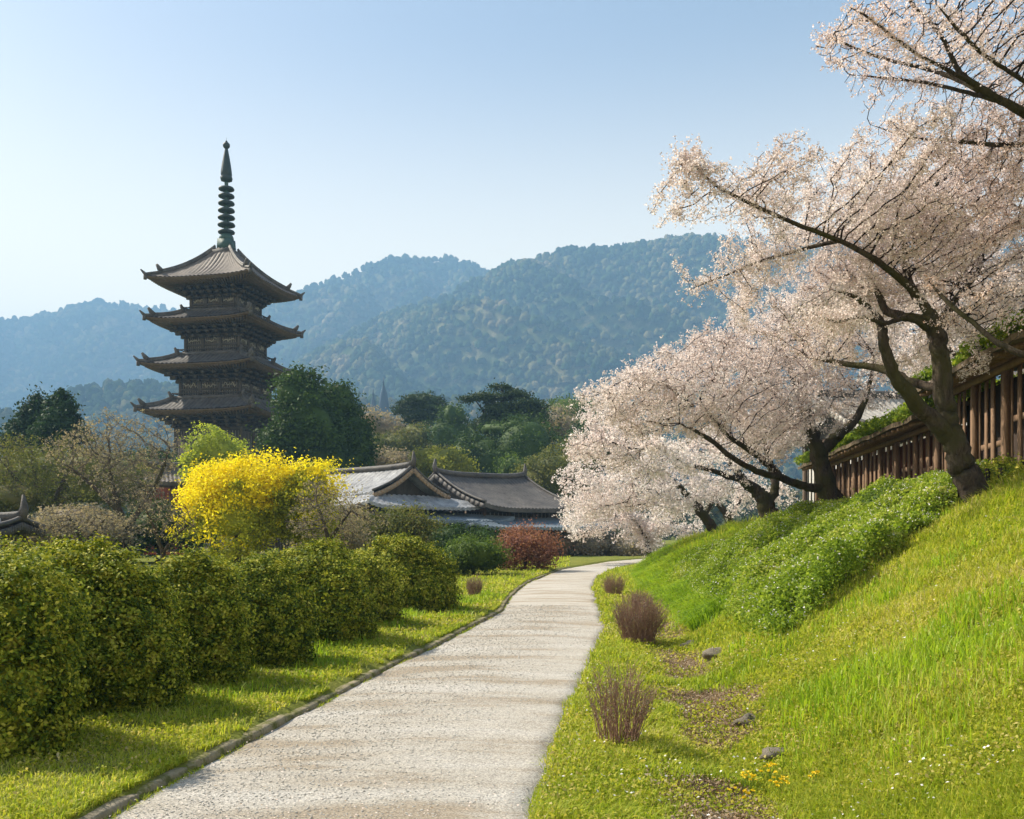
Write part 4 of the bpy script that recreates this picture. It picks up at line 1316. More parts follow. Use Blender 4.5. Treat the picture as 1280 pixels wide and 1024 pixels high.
    # behind the storehouse
    cherry('cherry tree rising behind the tall slatted storehouse, pale against the sky', 27.0, [
        [(1250, 660, 0, 9), (1245, 560, 0, 8), (1240, 480, 0, 6.5), (1235, 420, 0, 5), (1225, 370, 0, 3)],
        [(1243, 500, 0, 4), (1190, 440, 0, 3), (1150, 400, 0, 1.8)],
        [(1240, 470, 0, 4), (1290, 410, 0, 3), (1330, 380, 0, 1.8)],
    ], [(1180, 420, 0, 70, 50, 3), (1250, 380, 0, 80, 70, 3.4), (1300, 430, 0, 60, 50, 3), (1130, 450, .5, 50, 30, 2.4), (1210, 330, .5, 70, 50, 3), (1250, 450, 1, 50, 30, 2), (1140, 380, 1, 50, 50, 2.6)],
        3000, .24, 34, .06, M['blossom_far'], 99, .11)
cherries()
# ------------------------------------------------------------------ shrubs and trees
M['pale_twig'] = bark_mat('grey_twig', (.09, .075, .065), (.2, .17, .15))
M['stem'] = bark_mat('grey_bark', (.03, .025, .02), (.1, .085, .07))
def greens(name, c, trans=.35, big=.6, tan=None):
    d = tuple(x * .5 for x in c); l = (min(1, c[0] * 1.75), min(1, c[1] * 1.5), c[2] * 1.3)
    st = [(.05, d), (.4, c), (.75, l)]
    if tan: st.append((.97, tan))
    return leaf_mat(name, st, trans, big)
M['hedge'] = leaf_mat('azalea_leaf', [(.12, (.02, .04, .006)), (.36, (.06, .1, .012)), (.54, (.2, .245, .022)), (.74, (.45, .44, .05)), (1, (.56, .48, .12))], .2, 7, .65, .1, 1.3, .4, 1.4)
M['evergreen'] = greens('evergreen_leaf', (.034, .07, .014), .22, .9)
M['pale_green'] = greens('pale_spring_leaf', (.24, .31, .04), .45)
M['olive'] = greens('olive_leaf', (.1, .12, .035), .35, .3, (.22, .18, .09))
M['brown_bud'] = greens('brown_bud', (.21, .195, .165), .4, .3, (.31, .29, .25))
M['cedar'] = greens('cedar_needle', (.025, .055, .022), .15)
M['pine'] = greens('pine_needle', (.03, .055, .02), .15, .2)
M['mid_green'] = greens('spring_leaf', (.07, .12, .025), .35, .3)
M['gold'] = leaf_mat('golden_flower', [(.05, (.42, .34, .02)), (.4, (.7, .57, .015)), (.8, (.84, .74, .035))], .45, .6, .6, .1)
M['gold_leaf'] = leaf_mat('gold_green_leaf', [(.05, (.1, .12, .02)), (.45, (.27, .3, .03)), (.7, (.45, .45, .04)), (.95, (.6, .54, .06))], .4, .6, .6, .1)
M['red_leaf'] = leaf_mat('red_brown_leaf', [(.05, (.13, .065, .045)), (.5, (.29, .125, .09)), (.9, (.4, .23, .16))], .35, .6)

def core_mesh(blobs, k, seed):
    V = []; Fq = []; n = 0
    for j, (c, r) in enumerate(blobs):
        u = np.linspace(0, 2 * PI, 21)[:-1]; v = np.linspace(-PI / 2, PI / 2, 12)
        U, W_ = np.meshgrid(u, v, indexing='ij')
        d = np.stack([np.cos(W_) * np.cos(U), np.cos(W_) * np.sin(U), np.sin(W_)], -1).reshape(-1, 3)
        P = np.array(c) + d * np.array(r) * (lumpy(d, seed + j * 13) * k)[:, None]
        V.append(P); a, b = 20, 12
        for i in range(a):
            for q in range(b - 1):
                i2 = (i + 1) % a
                Fq.append((n + i * b + q, n + i2 * b + q, n + i2 * b + q + 1, n + i * b + q + 1))
        n += len(P)
    return np.concatenate(V), np.array(Fq)

def shrub(label, blobs, n_clump, per, leaf, mat, seed, name='clipped_shrub', cat='shrub', group=None, cl=.09, shell=.22, core=.86, stems=True, amp=.13, fr=3.0, loc=None, wd=.6, up=.3, extra=None):
    """blobs in metres: (x, y, z, rx, ry, rz)"""
    B = [((b[0], b[1], b[2]), (b[3], b[4], b[5])) for b in blobs]
    x, y = blobs[0][0], blobs[0][1]; g = gzs(x, y)
    loc = (x, y, g)
    e = empty(name, loc); tag(e, label, cat, group)
    C, D = crown_points(B, n_clump, per, seed, shell, cl, amp, fr)
    C[:, 2] = np.maximum(C[:, 2], g + .02)
    rng = np.random.default_rng(seed + 5)
    V, Fq = leaf_quads(C, leaf, leaf * wd, D, 1.1, rng, .25, up)
    if extra:      # (fraction function, material name): flowers on some of the foliage
        pick = extra[0](C)
        o = np_mesh('blossom', V.reshape(-1, 4, 3)[pick].reshape(-1, 3), np.arange(4 * pick.sum()).reshape(-1, 4), extra[1], e, False, loc=loc); o.location = (0, 0, 0)
        V = V.reshape(-1, 4, 3)[~pick].reshape(-1, 3); Fq = np.arange(len(V)).reshape(-1, 4)
    o = np_mesh('foliage', V, Fq, mat, e, False, loc=loc); o.location = (0, 0, 0)
    if core:
        V, Fq = core_mesh(B, core, seed)
        V[:, 2] = np.maximum(V[:, 2], g - .05)
        o = np_mesh('inner_foliage', V, Fq, mat, e, True, loc=loc); o.location = (0, 0, 0)
    if stems:
        m = MB()
        for b in blobs:
            for k in range(5):
                a = random.uniform(0, 6.28)
                m.tube([(x * .5 + b[0] * .5 + .25 * math.cos(a), y * .5 + b[1] * .5 + .25 * math.sin(a), g - .1),
                        ((x + b[0]) / 2 + .4 * math.cos(a), (y + b[1]) / 2 + .4 * math.sin(a), g + .35),
                        (b[0] + .6 * b[3] * math.cos(a), b[1] + .6 * b[4] * math.sin(a), b[2])], [.035, .028, .012], 6)
        o = m.build('stems', M['stem'], e, True, loc=loc); o.location = (0, 0, 0)
    return e

G_H = 'rounded shrubs of the hedge row left of the path'
def hedge_row():
    # (label, blobs, clumps)
    H = [
        ('nearest and darkest rounded hedge shrub, cut off by the left edge of the photo', [(-4.2, 7.35, .78, .88, .78, .76), (-3.8, 7.1, .5, .5, .5, .52), (-4.9, 7.7, .85, .75, .75, .72)], 3000, .042),
        ('tall broad hedge shrub, second from the left edge, standing over the shaded grass', [(-3.98, 9.0, .82, .76, .7, .8), (-3.6, 8.85, .5, .42, .45, .5), (-4.9, 9.4, .86, .8, .7, .76)], 2800, .044),
        ('slimmer hedge shrub between the tall broad one and the big middle one', [(-3.55, 10.5, .74, .6, .58, .72), (-3.3, 10.4, .45, .38, .4, .42), (-4.4, 10.9, .8, .75, .6, .7)], 1900, .046),
        ('round mid row hedge shrub with low skirts over a bright grass patch', [(-3.28, 12.0, .74, .72, .68, .7), (-2.95, 11.8, .46, .42, .42, .44), (-4.1, 12.4, .78, .8, .7, .7)], 2000, .048),
        ('big domed hedge shrub, highest dome in the middle of the row', [(-3.08, 14.4, .8, .96, .92, .8), (-2.6, 14.1, .5, .5, .5, .5), (-4.1, 14.9, .82, .85, .8, .74)], 2300, .052),
        ('small hedge shrub squeezed between the big dome and the last round one', [(-2.72, 16.9, .68, .7, .68, .66), (-3.6, 17.3, .76, .8, .75, .68)], 1400, .056),
        ('last round hedge shrub at the far end of the row, beside the grass verge', [(-2.35, 19.9, .82, 1.02, .95, .8), (-1.8, 19.7, .55, .58, .6, .54), (-3.2, 20.4, .85, .9, .9, .76)], 2200, .062),
        ('flat topped hedge shrub behind the tall broad one, showing above it at the left edge', [(-6.3, 11.2, .9, 1.5, 1.1, .78), (-5.4, 12.0, .88, 1.1, .9, .74)], 1600, .05),
    ]
    for k, (lab, b, n, lf) in enumerate(H):
        b = [(q[0], q[1], q[2] * .7, q[3] * 1.0, q[4] * .86, q[5] * 1.17) if j < 2 else (q[0] - .15, q[1] + .1, q[2] * .66, q[3], q[4], q[5] * .85) for j, q in enumerate(b)]
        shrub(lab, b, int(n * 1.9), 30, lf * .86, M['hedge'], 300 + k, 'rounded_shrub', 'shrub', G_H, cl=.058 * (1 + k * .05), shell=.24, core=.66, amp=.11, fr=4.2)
hedge_row()

def px_blobs(Y, L):
    return [(*at(px, py, Y + dy), rx / F * (Y + dy), rz, ry / F * (Y + dy)) for px, py, dy, rx, ry, rz in L]

def tree(label, Y, L, n, per, lf, mat, seed, name='tree', cat='tree', group=None, cl=.4, shell=.4, trunk=.25, core=.8, amp=.2, fr=3.0, extra=None, up=.3, tm=None, wd=.65):
    B = [((b[0], b[1], b[2]), (b[3], b[4], b[5])) for b in px_blobs(Y, L)]
    x, y = B[0][0][0], B[0][0][1]; g = gzs(x, y); loc = (x, y, g)
    e = empty(name, loc); tag(e, label, cat, group)
    rng = np.random.default_rng(seed + 5)
    C, D = crown_points(B, n, per, seed, shell, cl, amp, fr)
    C[:, 2] = np.maximum(C[:, 2], g + .05)
    V, Fq = leaf_quads(C, lf, lf * wd, D, .8, rng, .25, up)
    if extra:
        pick = extra[0](C, rng)
        o = np_mesh('blossom', V.reshape(-1, 4, 3)[pick].reshape(-1, 3), np.arange(4 * pick.sum()).reshape(-1, 4), extra[1], e, False, loc=loc); o.location = (0, 0, 0)
        V = V.reshape(-1, 4, 3)[~pick].reshape(-1, 3); Fq = np.arange(len(V)).reshape(-1, 4)
    o = np_mesh('crown', V, Fq, mat, e, False, loc=loc); o.location = (0, 0, 0)
    if core:
        V, Fq = core_mesh(B, core, seed); V[:, 2] = np.maximum(V[:, 2], g + .05)
        o = np_mesh('inner_crown', V, Fq, mat, e, True, loc=loc); o.location = (0, 0, 0)
    m = MB(); zt = B[0][0][2]
    m.tube([(x, y, g - .2), (x + .1, y, g + (zt - g) * .5), (x, y, zt)], [trunk * 1.4, trunk, trunk * .5], 10)
    for (c, r) in B:
        if c[2] > g + .8:
            m.tube([(x, y, g + (c[2] - g) * .5), tuple((np.array([x, y, g + (c[2] - g) * .75]) + np.array(c)) / 2), (c[0], c[1], c[2] + r[2] * .5)], [trunk * .6, trunk * .4, trunk * .12], 7)
    o = m.build('trunk', tm or M['stem'], e, True, loc=loc); o.location = (0, 0, 0)
    return e

def woods():
    GE = 'trees round the pagoda'
    tree('tall dense dark evergreen hiding the right side of the pagoda', 84, [(385, 545, 0, 46, 40, 3.6), (376, 500, 0, 33, 32, 2.6), (372, 478, 0, 18, 18, 1.6), (350, 555, 0, 24, 28, 2.4), (392, 515, 1, 26, 28, 2.2), (400, 575, 0, 34, 26, 2.8)], 900, 26, .3, M['evergreen'], 401, 'evergreen_tree', group=GE, cl=.42)
    tree('dark evergreen with a narrower crown, right of and lower than the tallest one', 88, [(430, 545, 0, 28, 40, 2.8), (424, 505, 0, 20, 24, 2.0), (446, 560, 0, 20, 28, 2.0), (412, 530, 1, 18, 30, 2)], 560, 26, .3, M['evergreen'], 402, 'evergreen_tree', group=GE, cl=.42)
    tree('small bright yellow green tree in front of the pagoda foot', 72, [(268, 562, 0, 30, 24, 2), (248, 576, 0, 20, 14, 1.4), (288, 572, 0, 18, 16, 1.4), (262, 590, 0, 32, 16, 2)], 420, 26, .2, M['pale_green'], 403, 'leafy_tree', group=GE, cl=.26)
    for k, (lab, L, Y) in enumerate([
        ('pointed dark cedar at the far left, its tip left of its twin', [(28, 552, 0, 26, 18, 2), (34, 535, 0, 18, 14, 1.4), (40, 518, 0, 12, 13, 1.0), (46, 502, 0, 6, 12, .6)], 78),
        ('pointed dark cedar with the broader tip, right of its twin at the far left', [(74, 545, 0, 26, 18, 2), (76, 526, 0, 19, 14, 1.6), (77, 510, 0, 13, 12, 1.0), (76, 496, 0, 6, 9, .6)], 74)]):
        tree(lab, Y, L, 420, 24, .26, M['cedar'], 410 + k, 'cedar_tree', group='pointed cedars at the far left', cl=.3, amp=.25, fr=4)
    # golden bush
    tree('great rounded golden flowering bush, brilliant yellow along its top', 34.0, [(295, 640, 0, 62, 52, 1.8), (268, 615, 0, 36, 38, 1.2), (330, 612, .4, 52, 36, 1.5), (385, 608, .6, 38, 32, 1.2), (370, 645, .3, 50, 38, 1.4), (300, 598, .3, 34, 24, 1)],
         2000, 26, .1, M['gold_leaf'], 420, 'flowering_bush', 'bush', cl=.2, shell=.45, trunk=.1, amp=.2, core=.58,
         extra=(lambda C, r: (C[:, 2] - 2.55 + (fbm(C[:, 0] * 1.5, C[:, 2] * 1.5, 3) - .5) * 4.6 + r.normal(size=len(C)) * .35 - .25 * (C[:, 0] + 9)) > 0, M['gold']))
    GO = 'olive and brown bushes before the temple halls'
    tree('olive bush in front of the pale roofed hall', 42, [(490, 665, 0, 44, 24, 1.6), (455, 668, 0, 26, 22, 1.2), (515, 655, .5, 30, 18, 1.2)], 600, 22, .12, M['olive'], 431, 'olive_bush', 'bush', GO, cl=.25, trunk=.08, core=.6, shell=.6)
    tree('brown twiggy bush between the golden bush and the olive one', 38, [(420, 655, 0, 34, 34, 1.4), (400, 675, 0, 34, 20, 1.2), (440, 680, 0, 24, 18, 1.0)], 420, 18, .1, M['brown_bud'], 432, 'brown_bush', 'bush', GO, cl=.28, trunk=.08, core=.0, shell=.9)
    tree('bright green low bush at the foot of the red bush', 36, [(590, 692, 0, 30, 20, 1.2), (568, 700, 0, 26, 18, 1.0), (610, 700, .4, 20, 14, .9)], 520, 24, .09, M['mid_green'], 433, 'green_bush', 'bush', cl=.14, trunk=.06)
    tree('rusty red bush by the bend of the path', 41, [(655, 682, 0, 34, 22, 1.4), (632, 694, 0, 22, 18, 1.0), (676, 690, .4, 20, 22, 1.0)], 620, 22, .09, M['red_leaf'], 434, 'red_bush', 'bush', cl=.2, trunk=.06, core=.55, shell=.7)
    tree('dark thicket left of the red bush under the slate blue roof', 48, [(560, 678, 0, 34, 20, 1.6), (600, 672, 0, 24, 12, 1.4), (530, 690, 0, 30, 22, 1.6)], 420, 22, .12, M['evergreen'], 435, 'dark_bush', 'bush', cl=.2, trunk=.06)
    tree('dark brown thicket behind the bend under the drooping blossom', 66, [(740, 684, 0, 40, 18, 2.0), (705, 682, 0, 26, 18, 1.6), (785, 684, 0, 34, 18, 2)], 520, 22, .16, M['brown_bud'], 436, 'brown_thicket', 'bush', cl=.26, trunk=.06)
    GW = 'wooded slope trees behind the temple halls'
    tree('round yellow green tree rising right behind the roof ridges of the halls', 92, [(553, 582, 0, 32, 22, 3), (535, 578, 0, 20, 16, 2), (572, 588, 0, 20, 16, 2)], 460, 24, .24, greens('yellow_olive_leaf', (.17, .2, .04), .4, .2), 440, 'leafy_tree', group=GW, cl=.34)
    # flat topped pine
    pads = [(628, 484, 0, 16, 3, 1.2), (612, 497, 0, 28, 4.5, 2.4), (642, 495, .5, 22, 5, 2.4), (592, 499, .5, 16, 3.5, 1.8), (655, 508, 0, 26, 8, 3), (624, 512, .6, 24, 8, 3), (640, 526, 0, 34, 10, 3.4), (612, 530, 1, 22, 11, 3), (668, 520, 1, 18, 9, 2.6)]
    tree('flat topped old pine with layered branches above the dark wood', 120, pads, 700, 22, .3, M['pine'], 441, 'pine_tree', group=GW, cl=.3, amp=.12, core=.7, trunk=.4)
    pads = [(527, 502, 0, 27, 8, 3.4), (515, 510, 0, 22, 8, 3), (541, 510, 0, 20, 8, 3), (526, 520, 0, 28, 10, 3.4)]
    tree('broad rounded pine standing between the pointed towers and the flat topped pine', 150, pads, 420, 22, .36, M['pine'], 442, 'pine_tree', group=GW, cl=.36, amp=.14, trunk=.4)
    specs = [
        # label, Y, blobs, material
        ('round dark tree just left of the flat topped pine', 140, [(567, 522, 0, 18, 18, 3), (560, 540, 0, 24, 18, 3), (578, 545, 0, 20, 18, 3)], 'evergreen'),
        ('broad dark tree mass below the flat topped pine', 112, [(650, 562, 0, 46, 34, 5), (615, 575, 0, 34, 28, 4), (640, 540, 1, 36, 18, 4), (590, 572, 1, 26, 30, 4)], 'evergreen'),
        ('tan budding tree right of the flat topped pine', 135, [(690, 530, 0, 26, 22, 4), (712, 540, 0, 24, 22, 4)], 'brown_bud'),
        ('green tree at the upper right of the slope, touching the blossom', 150, [(716, 512, 0, 26, 14, 4), (735, 520, 0, 22, 18, 4), (700, 510, 1, 14, 10, 3)], 'mid_green'),
        ('olive tree above the right end of the dark roofed hall', 96, [(690, 590, 0, 40, 30, 4), (665, 605, 0, 30, 20, 3), (720, 585, 0, 30, 34, 4)], 'olive'),
        ('mid green tree between the dark mass and the olive tree', 104, [(640, 585, 0, 20, 18, 3), (652, 598, 0, 24, 16, 3)], 'mid_green'),
        ('brown leafless tree on the skyline of the wood near the towers', 170, [(480, 535, 0, 26, 18, 4), (462, 528, 0, 20, 14, 4), (500, 540, 0, 22, 14, 4)], 'brown_bud'),
        ('olive brown tree left below the rounded pine', 145, [(500, 556, 0, 30, 16, 4), (472, 560, 0, 26, 16, 4), (524, 545, 0, 22, 16, 4)], 'olive'),
        ('low grey brown tree just above the pale ridge of the hall', 110, [(468, 576, 0, 30, 16, 3.4), (500, 578, 0, 26, 14, 3), (445, 575, 0, 20, 18, 3)], 'brown_bud'),
        ('tan tree squeezed between the rounded pine and the dark mass', 160, [(556, 552, 0, 24, 18, 4), (538, 560, 0, 22, 18, 4)], 'brown_bud'),
        ('dark slope tree showing behind the blossom at the right', 128, [(725, 560, 0, 30, 26, 4), (750, 545, 0, 28, 36, 4), (780, 560, 0, 40, 40, 4)], 'evergreen'),
        ('low green tree behind the golden bush and pagoda foot', 80, [(410, 600, 0, 40, 20, 3), (330, 598, 2, 34, 18, 3)], 'evergreen'),
        ('grey olive tree at the left behind the budding trees', 66, [(60, 600, 0, 60, 36, 4), (130, 600, 0, 60, 34, 4), (0, 600, 0, 50, 40, 4)], 'olive'),
        ('dark green tree at the pagoda foot behind the budding trees', 84, [(205, 590, 0, 34, 34, 3), (170, 600, 0, 34, 30, 3), (225, 612, 0, 26, 26, 3)], 'evergreen'),
        ('dark underwood bush left of the golden bush', 50, [(200, 655, 0, 40, 28, 2.5), (150, 665, 0, 40, 24, 2.5), (240, 665, 0, 30, 24, 2)], 'evergreen'),
        ('brown underwood thicket below the budding trees at the left', 44, [(90, 652, 0, 48, 24, 2), (40, 668, 0, 40, 18, 2), (125, 665, 0, 34, 20, 2)], 'brown_bud'),
        ('olive thicket at the far left behind the white walled outbuilding', 50, [(-20, 640, 0, 50, 30, 2), (10, 625, 0, 40, 20, 2)], 'olive'),
    ]
    for k, (lab, Y, L, mt) in enumerate(specs):
        sc = Y / 100
        n = int(sum(l[3] * l[4] for l in L) / 5.0)
        thin = mt == 'brown_bud'
        tree(lab, Y, L, min(900, n), 20, .26 * sc ** .8 if Y > 60 else .13, M[mt], 450 + k, 'leafy_tree' if Y > 60 else 'thicket', 'tree' if Y > 60 else 'bush', GW if (Y > 90) else 'trees and thickets left of the halls', cl=.36 * sc, core=.62 if thin else .78, trunk=.2)
    # leafless budding trees at the left (grown branches)
    GB = 'budding leafless trees left of the pagoda'
    cherry('wide budding tree with many thin grey limbs, middle of the leafless group', 46.0, [
        [(160, 690, 0, 6), (158, 665, 0, 5), (150, 640, 0, 4), (142, 610, 0, 3), (135, 580, 0, 2)],
        [(158, 660, 0, 4), (180, 630, 0, 3.2), (200, 595, 0, 2.2), (212, 560, 0, 1.3)],
        [(152, 645, 0, 3.5), (125, 615, .5, 2.6), (95, 590, .8, 1.8), (70, 575, 1, 1.2)]],
        [(140, 552, 0, 52, 38, 3), (190, 560, 0, 38, 42, 2.6), (95, 568, .5, 42, 38, 2.6), (160, 600, -.5, 50, 40, 2.4), (205, 610, 0, 24, 40, 2)],
        2300, .22, 7, .07, M['brown_bud'], 501, .16, None, GB, 1, 0, .2, 'budding_tree', 'tree', 1.3, .06, M['pale_twig'])
    cherry('budding tree with an olive haze of young leaves at the far left', 52.0, [
        [(55, 690, 0, 5), (56, 660, 0, 4.5), (50, 625, 0, 3.4), (42, 590, 0, 2.2), (40, 560, 0, 1.2)],
        [(55, 650, 0, 3.6), (75, 610, 0, 2.6), (90, 575, 0, 1.5)],
        [(53, 640, 0, 3.2), (25, 605, 0, 2.2), (5, 580, 0, 1.3)]],
        [(50, 565, 0, 50, 32, 3), (100, 560, .5, 40, 30, 2.6), (10, 580, 0, 40, 36, 3), (60, 600, -.5, 60, 36, 3), (5, 620, 0, 40, 30, 2.4)],
        1500, .27, 13, .085, M['olive'], 502, .18, None, GB, 1, 0, .2, 'budding_tree', 'tree', 1.3, .06, M['pale_twig'])
    cherry('small reddish budding tree low in front of the leafless group', 38.0, [
        [(105, 700, 0, 4), (103, 680, 0, 3.4), (95, 660, 0, 2.4), (85, 640, 0, 1.4)],
        [(103, 682, 0, 2.6), (120, 662, 0, 1.8), (135, 645, 0, 1)]],
        [(90, 650, 0, 40, 22, 1.6), (130, 655, 0, 34, 22, 1.6), (55, 665, 0, 30, 16, 1.4)],
        800, .18, 7, .055, M['brown_bud'], 503, .12, None, GB, 1, 0, .2, 'budding_tree', 'tree', 1.3, .06, M['pale_twig'])
    cherry('arching leafless shrub tree left of the golden bush with pale bare twigs', 33.0, [
        [(205, 700, 0, 3), (200, 680, 0, 2.4), (190, 655, 0, 1.8), (180, 630, 0, 1)],
        [(204, 690, 0, 2.2), (225, 665, 0, 1.6), (245, 648, 0, 1)]],
        [(195, 640, 0, 34, 30, 1.6), (225, 655, 0, 30, 24, 1.4), (170, 665, 0, 30, 18, 1.4)],
        800, .16, 2, .05, M['brown_bud'], 504, .1, None, GB, 1, 0, .2, 'budding_tree', 'tree', 1.3, .04, M['pale_twig'])
    cherry('leafless brown tree spreading over the right side of the golden bush', 31.0, [
        [(415, 700, 0, 3.2), (412, 680, 0, 2.8), (405, 655, 0, 2), (395, 625, 0, 1.2)],
        [(412, 675, 0, 2.2), (430, 650, 0, 1.6), (445, 630, 0, 1)]],
        [(405, 625, 0, 34, 28, 1.6), (435, 645, 0, 30, 24, 1.4), (385, 655, 0, 30, 22, 1.4), (470, 650, 0, 24, 16, 1.2)],
        1000, .15, 5, .045, M['brown_bud'], 505, .1, None, 'leafless trees by the golden bush', 1, 0, .2, 'budding_tree', 'tree', 1.3, .04, M['pale_twig'])
woods()

def far_wood():
    """the far-off wood at the foot of the hills: countless crowns"""
    rng = np.random.default_rng(77); Vs = []; n = 0
    for k in range(760):
        Y = 190 * math.exp(rng.random() * 1.15); s = rng.uniform(-.66, .62); X = s * Y
        zt = 6 + 7 * rng.random() + max(0, (Y - 300)) * .018
        r = 3.2 + 3.4 * rng.random(); r *= 1 + (Y - 190) / 900
        m = 26
        B = [((X, Y, zt - r * .6), (r, r, r * .75))]
        C, D = crown_points(B, m, 16, 9000 + k, .4, r * .13, .22, 3)
        V, Fq = leaf_quads(C, .55 + Y / 700, .45 + Y / 800, D, .8, rng, .2, .4)
        Vs.append(V)
    V = np.concatenate(Vs)
    o = np_mesh('far_wood', V, np.arange(len(V)).reshape(-1, 4), leaf_mat('far_wood_leaf', [(.1, (.02, .04, .015)), (.4, (.045, .07, .025)), (.62, (.09, .1, .04)), (.9, (.2, .16, .09))], .25, .02))
    tag(o, 'distant mixed wood of green and brown crowns at the foot of the hills', 'wood', kind='stuff')
far_wood()

# ------------------------------------------------------------------ bundles of upright bare stems by the path
def twig_bush(label, x, y, h, w, n, seed, mat, group=None, lean=0.0, small=False):
    rng = random.Random(seed); g = gzs(x, y); m = MB(); P = []
    for k in range(n):
        a = rng.uniform(0, 6.28); r0 = w * .26 * rng.random() ** .5; rr = w * .5 * rng.random() ** .6
        hh = h * rng.uniform(.55, 1.0) * (1 - .3 * (rr / (w * .5)) ** 2)
        b = Vector((x + r0 * math.cos(a), y + r0 * math.sin(a), g - .03))
        t = Vector((x + rr * math.cos(a) + lean * hh, y + rr * math.sin(a), g + hh))
        mid = b.lerp(t, .5) + Vector((rng.gauss(0, .03), rng.gauss(0, .03), rng.gauss(.02, .02)))
        q = [b, b.lerp(mid, .5) + Vector((rng.gauss(0, .01), rng.gauss(0, .01), 0)), mid, mid.lerp(t, .6) + Vector((rng.gauss(0, .02), rng.gauss(0, .02), 0)), t]
        r = .0045 * (h / .8) ** .5
        m.tube([tuple(v) for v in q], [r, r * .85, r * .7, r * .5, r * .25], 4, False)
        for j in range(3):
            f = rng.uniform(.4, .9); s = b.lerp(t, f) if f < .5 else mid.lerp(t, (f - .5) * 2)
            d = Vector((math.cos(a) + rng.gauss(0, .8), math.sin(a) + rng.gauss(0, .8), 2.2)).normalized() * h * rng.uniform(.12, .3)
            m.tube([tuple(s), tuple(s + d * .5 + Vector((0, 0, .01))), tuple(s + d)], [r * .5, r * .4, r * .2], 3, False)
            for z in range(2): P.append(s + d * rng.random())
        for z in range(2): P.append(mid.lerp(t, rng.random()))
    e = empty('twiggy_shrub', (x, y, g)); tag(e, label, 'shrub', group)
    o = m.build('stems', mat, e, False, loc=(x, y, g)); o.location = (0, 0, 0)
    C = np.array([tuple(p) for p in P]) + RNG.normal(size=(len(P), 3)) * .01
    V, Fq = leaf_quads(C, .022, .011)
    o = np_mesh('buds', V, Fq, M['brown_bud'], e, False, loc=(x, y, g)); o.location = (0, 0, 0)
def twigs():
    rd = surf_mat('red_brown_stem', (.19, .1, .075), (.38, .24, .18), 12, .8)
    G = 'bundles of bare upright stems beside the path'
    twig_bush('spiky bare shrub nearest the camera in the grass right of the path', 0.86, 7.75, .74, .6, 95, 1, rd, G)
    twig_bush('broad dense red brown shrub, middle one beside the right edge of the path', 1.98, 14.9, .84, .92, 300, 2, rd, G)
    twig_bush('small red brown shrub furthest along the right edge of the path', 2.72, 25.8, .66, .7, 180, 3, rd, G)
    twig_bush('low grey shrub standing behind the middle red brown one', 3.0, 22.5, .5, .6, 120, 5, rd, G)
    twig_bush('little grey brown shrub alone on the verge left of the path', -.92, 23.6, .6, .5, 130, 4, rd, G)
twigs()
# ------------------------------------------------------------------ grass
def blades(name, label, x, y, h, w, mat, seed, lean=.95, wind=(.03, .0), bend=.45, cat='grass'):
    rng = np.random.default_rng(seed); n = len(x); z = gz(x, y) - .01
    a = rng.random(n) * 2 * PI
    dx, dy = np.cos(a), np.sin(a)
    l = lean * rng.random(n) ** .7 + .05
    tx = dx * l + wind[0] + rng.normal(size=n) * .05; ty = dy * l + wind[1]
    B = np.stack([x, y, z], -1)
    side = np.stack([-dy, dx, np.zeros(n)], -1) * (w * .5)[:, None]
    m_ = B + np.stack([tx * h * .35, ty * h * .35, h * .55], -1)
    t_ = B + np.stack([tx * h * 1.1, ty * h * 1.1, h * (1 - bend * l)], -1)
    V = np.stack([B - side, B + side, m_ + side * .75, m_ - side * .75, t_], 1).reshape(-1, 3)
    i = np.arange(n)[:, None] * 5
    q = i + np.array([[0, 1, 2, 3]]); t = i + np.array([[3, 2, 4]])
    o = np_mesh(name, V, [q, t], mat)
    tag(o, label, cat, kind='stuff'); return o

def scatter(n, y0, y1, s0, s1, rng, power=1.0):
    y = y0 * np.exp(rng.random(n) ** power * math.log(y1 / y0)); s = s0 + (s1 - s0) * rng.random(n)
    return s * y, y

def shrubzone(x, y):
    """low flowering cover on the bank below the trees"""
    xf = np.interp(y, _YF, _XF); xc = np.interp(y, _YC, _XC); t = (x - xf) / (xc - xf)
    lo = 10.3 + 4.0 * np.clip(t, 0, 1.2) ** 1.0          # near boundary runs up the bank away from the camera
    lo = lo + .9 * (fbm(x * .9, y * .9, 2) - .5)
    hi = 29.0 - 5 * t
    return smooth01((y - lo) / .45) * smooth01((hi - y) / 2.5) * smooth01((t - .16) * 9) * smooth01((1.2 - t) * 6)

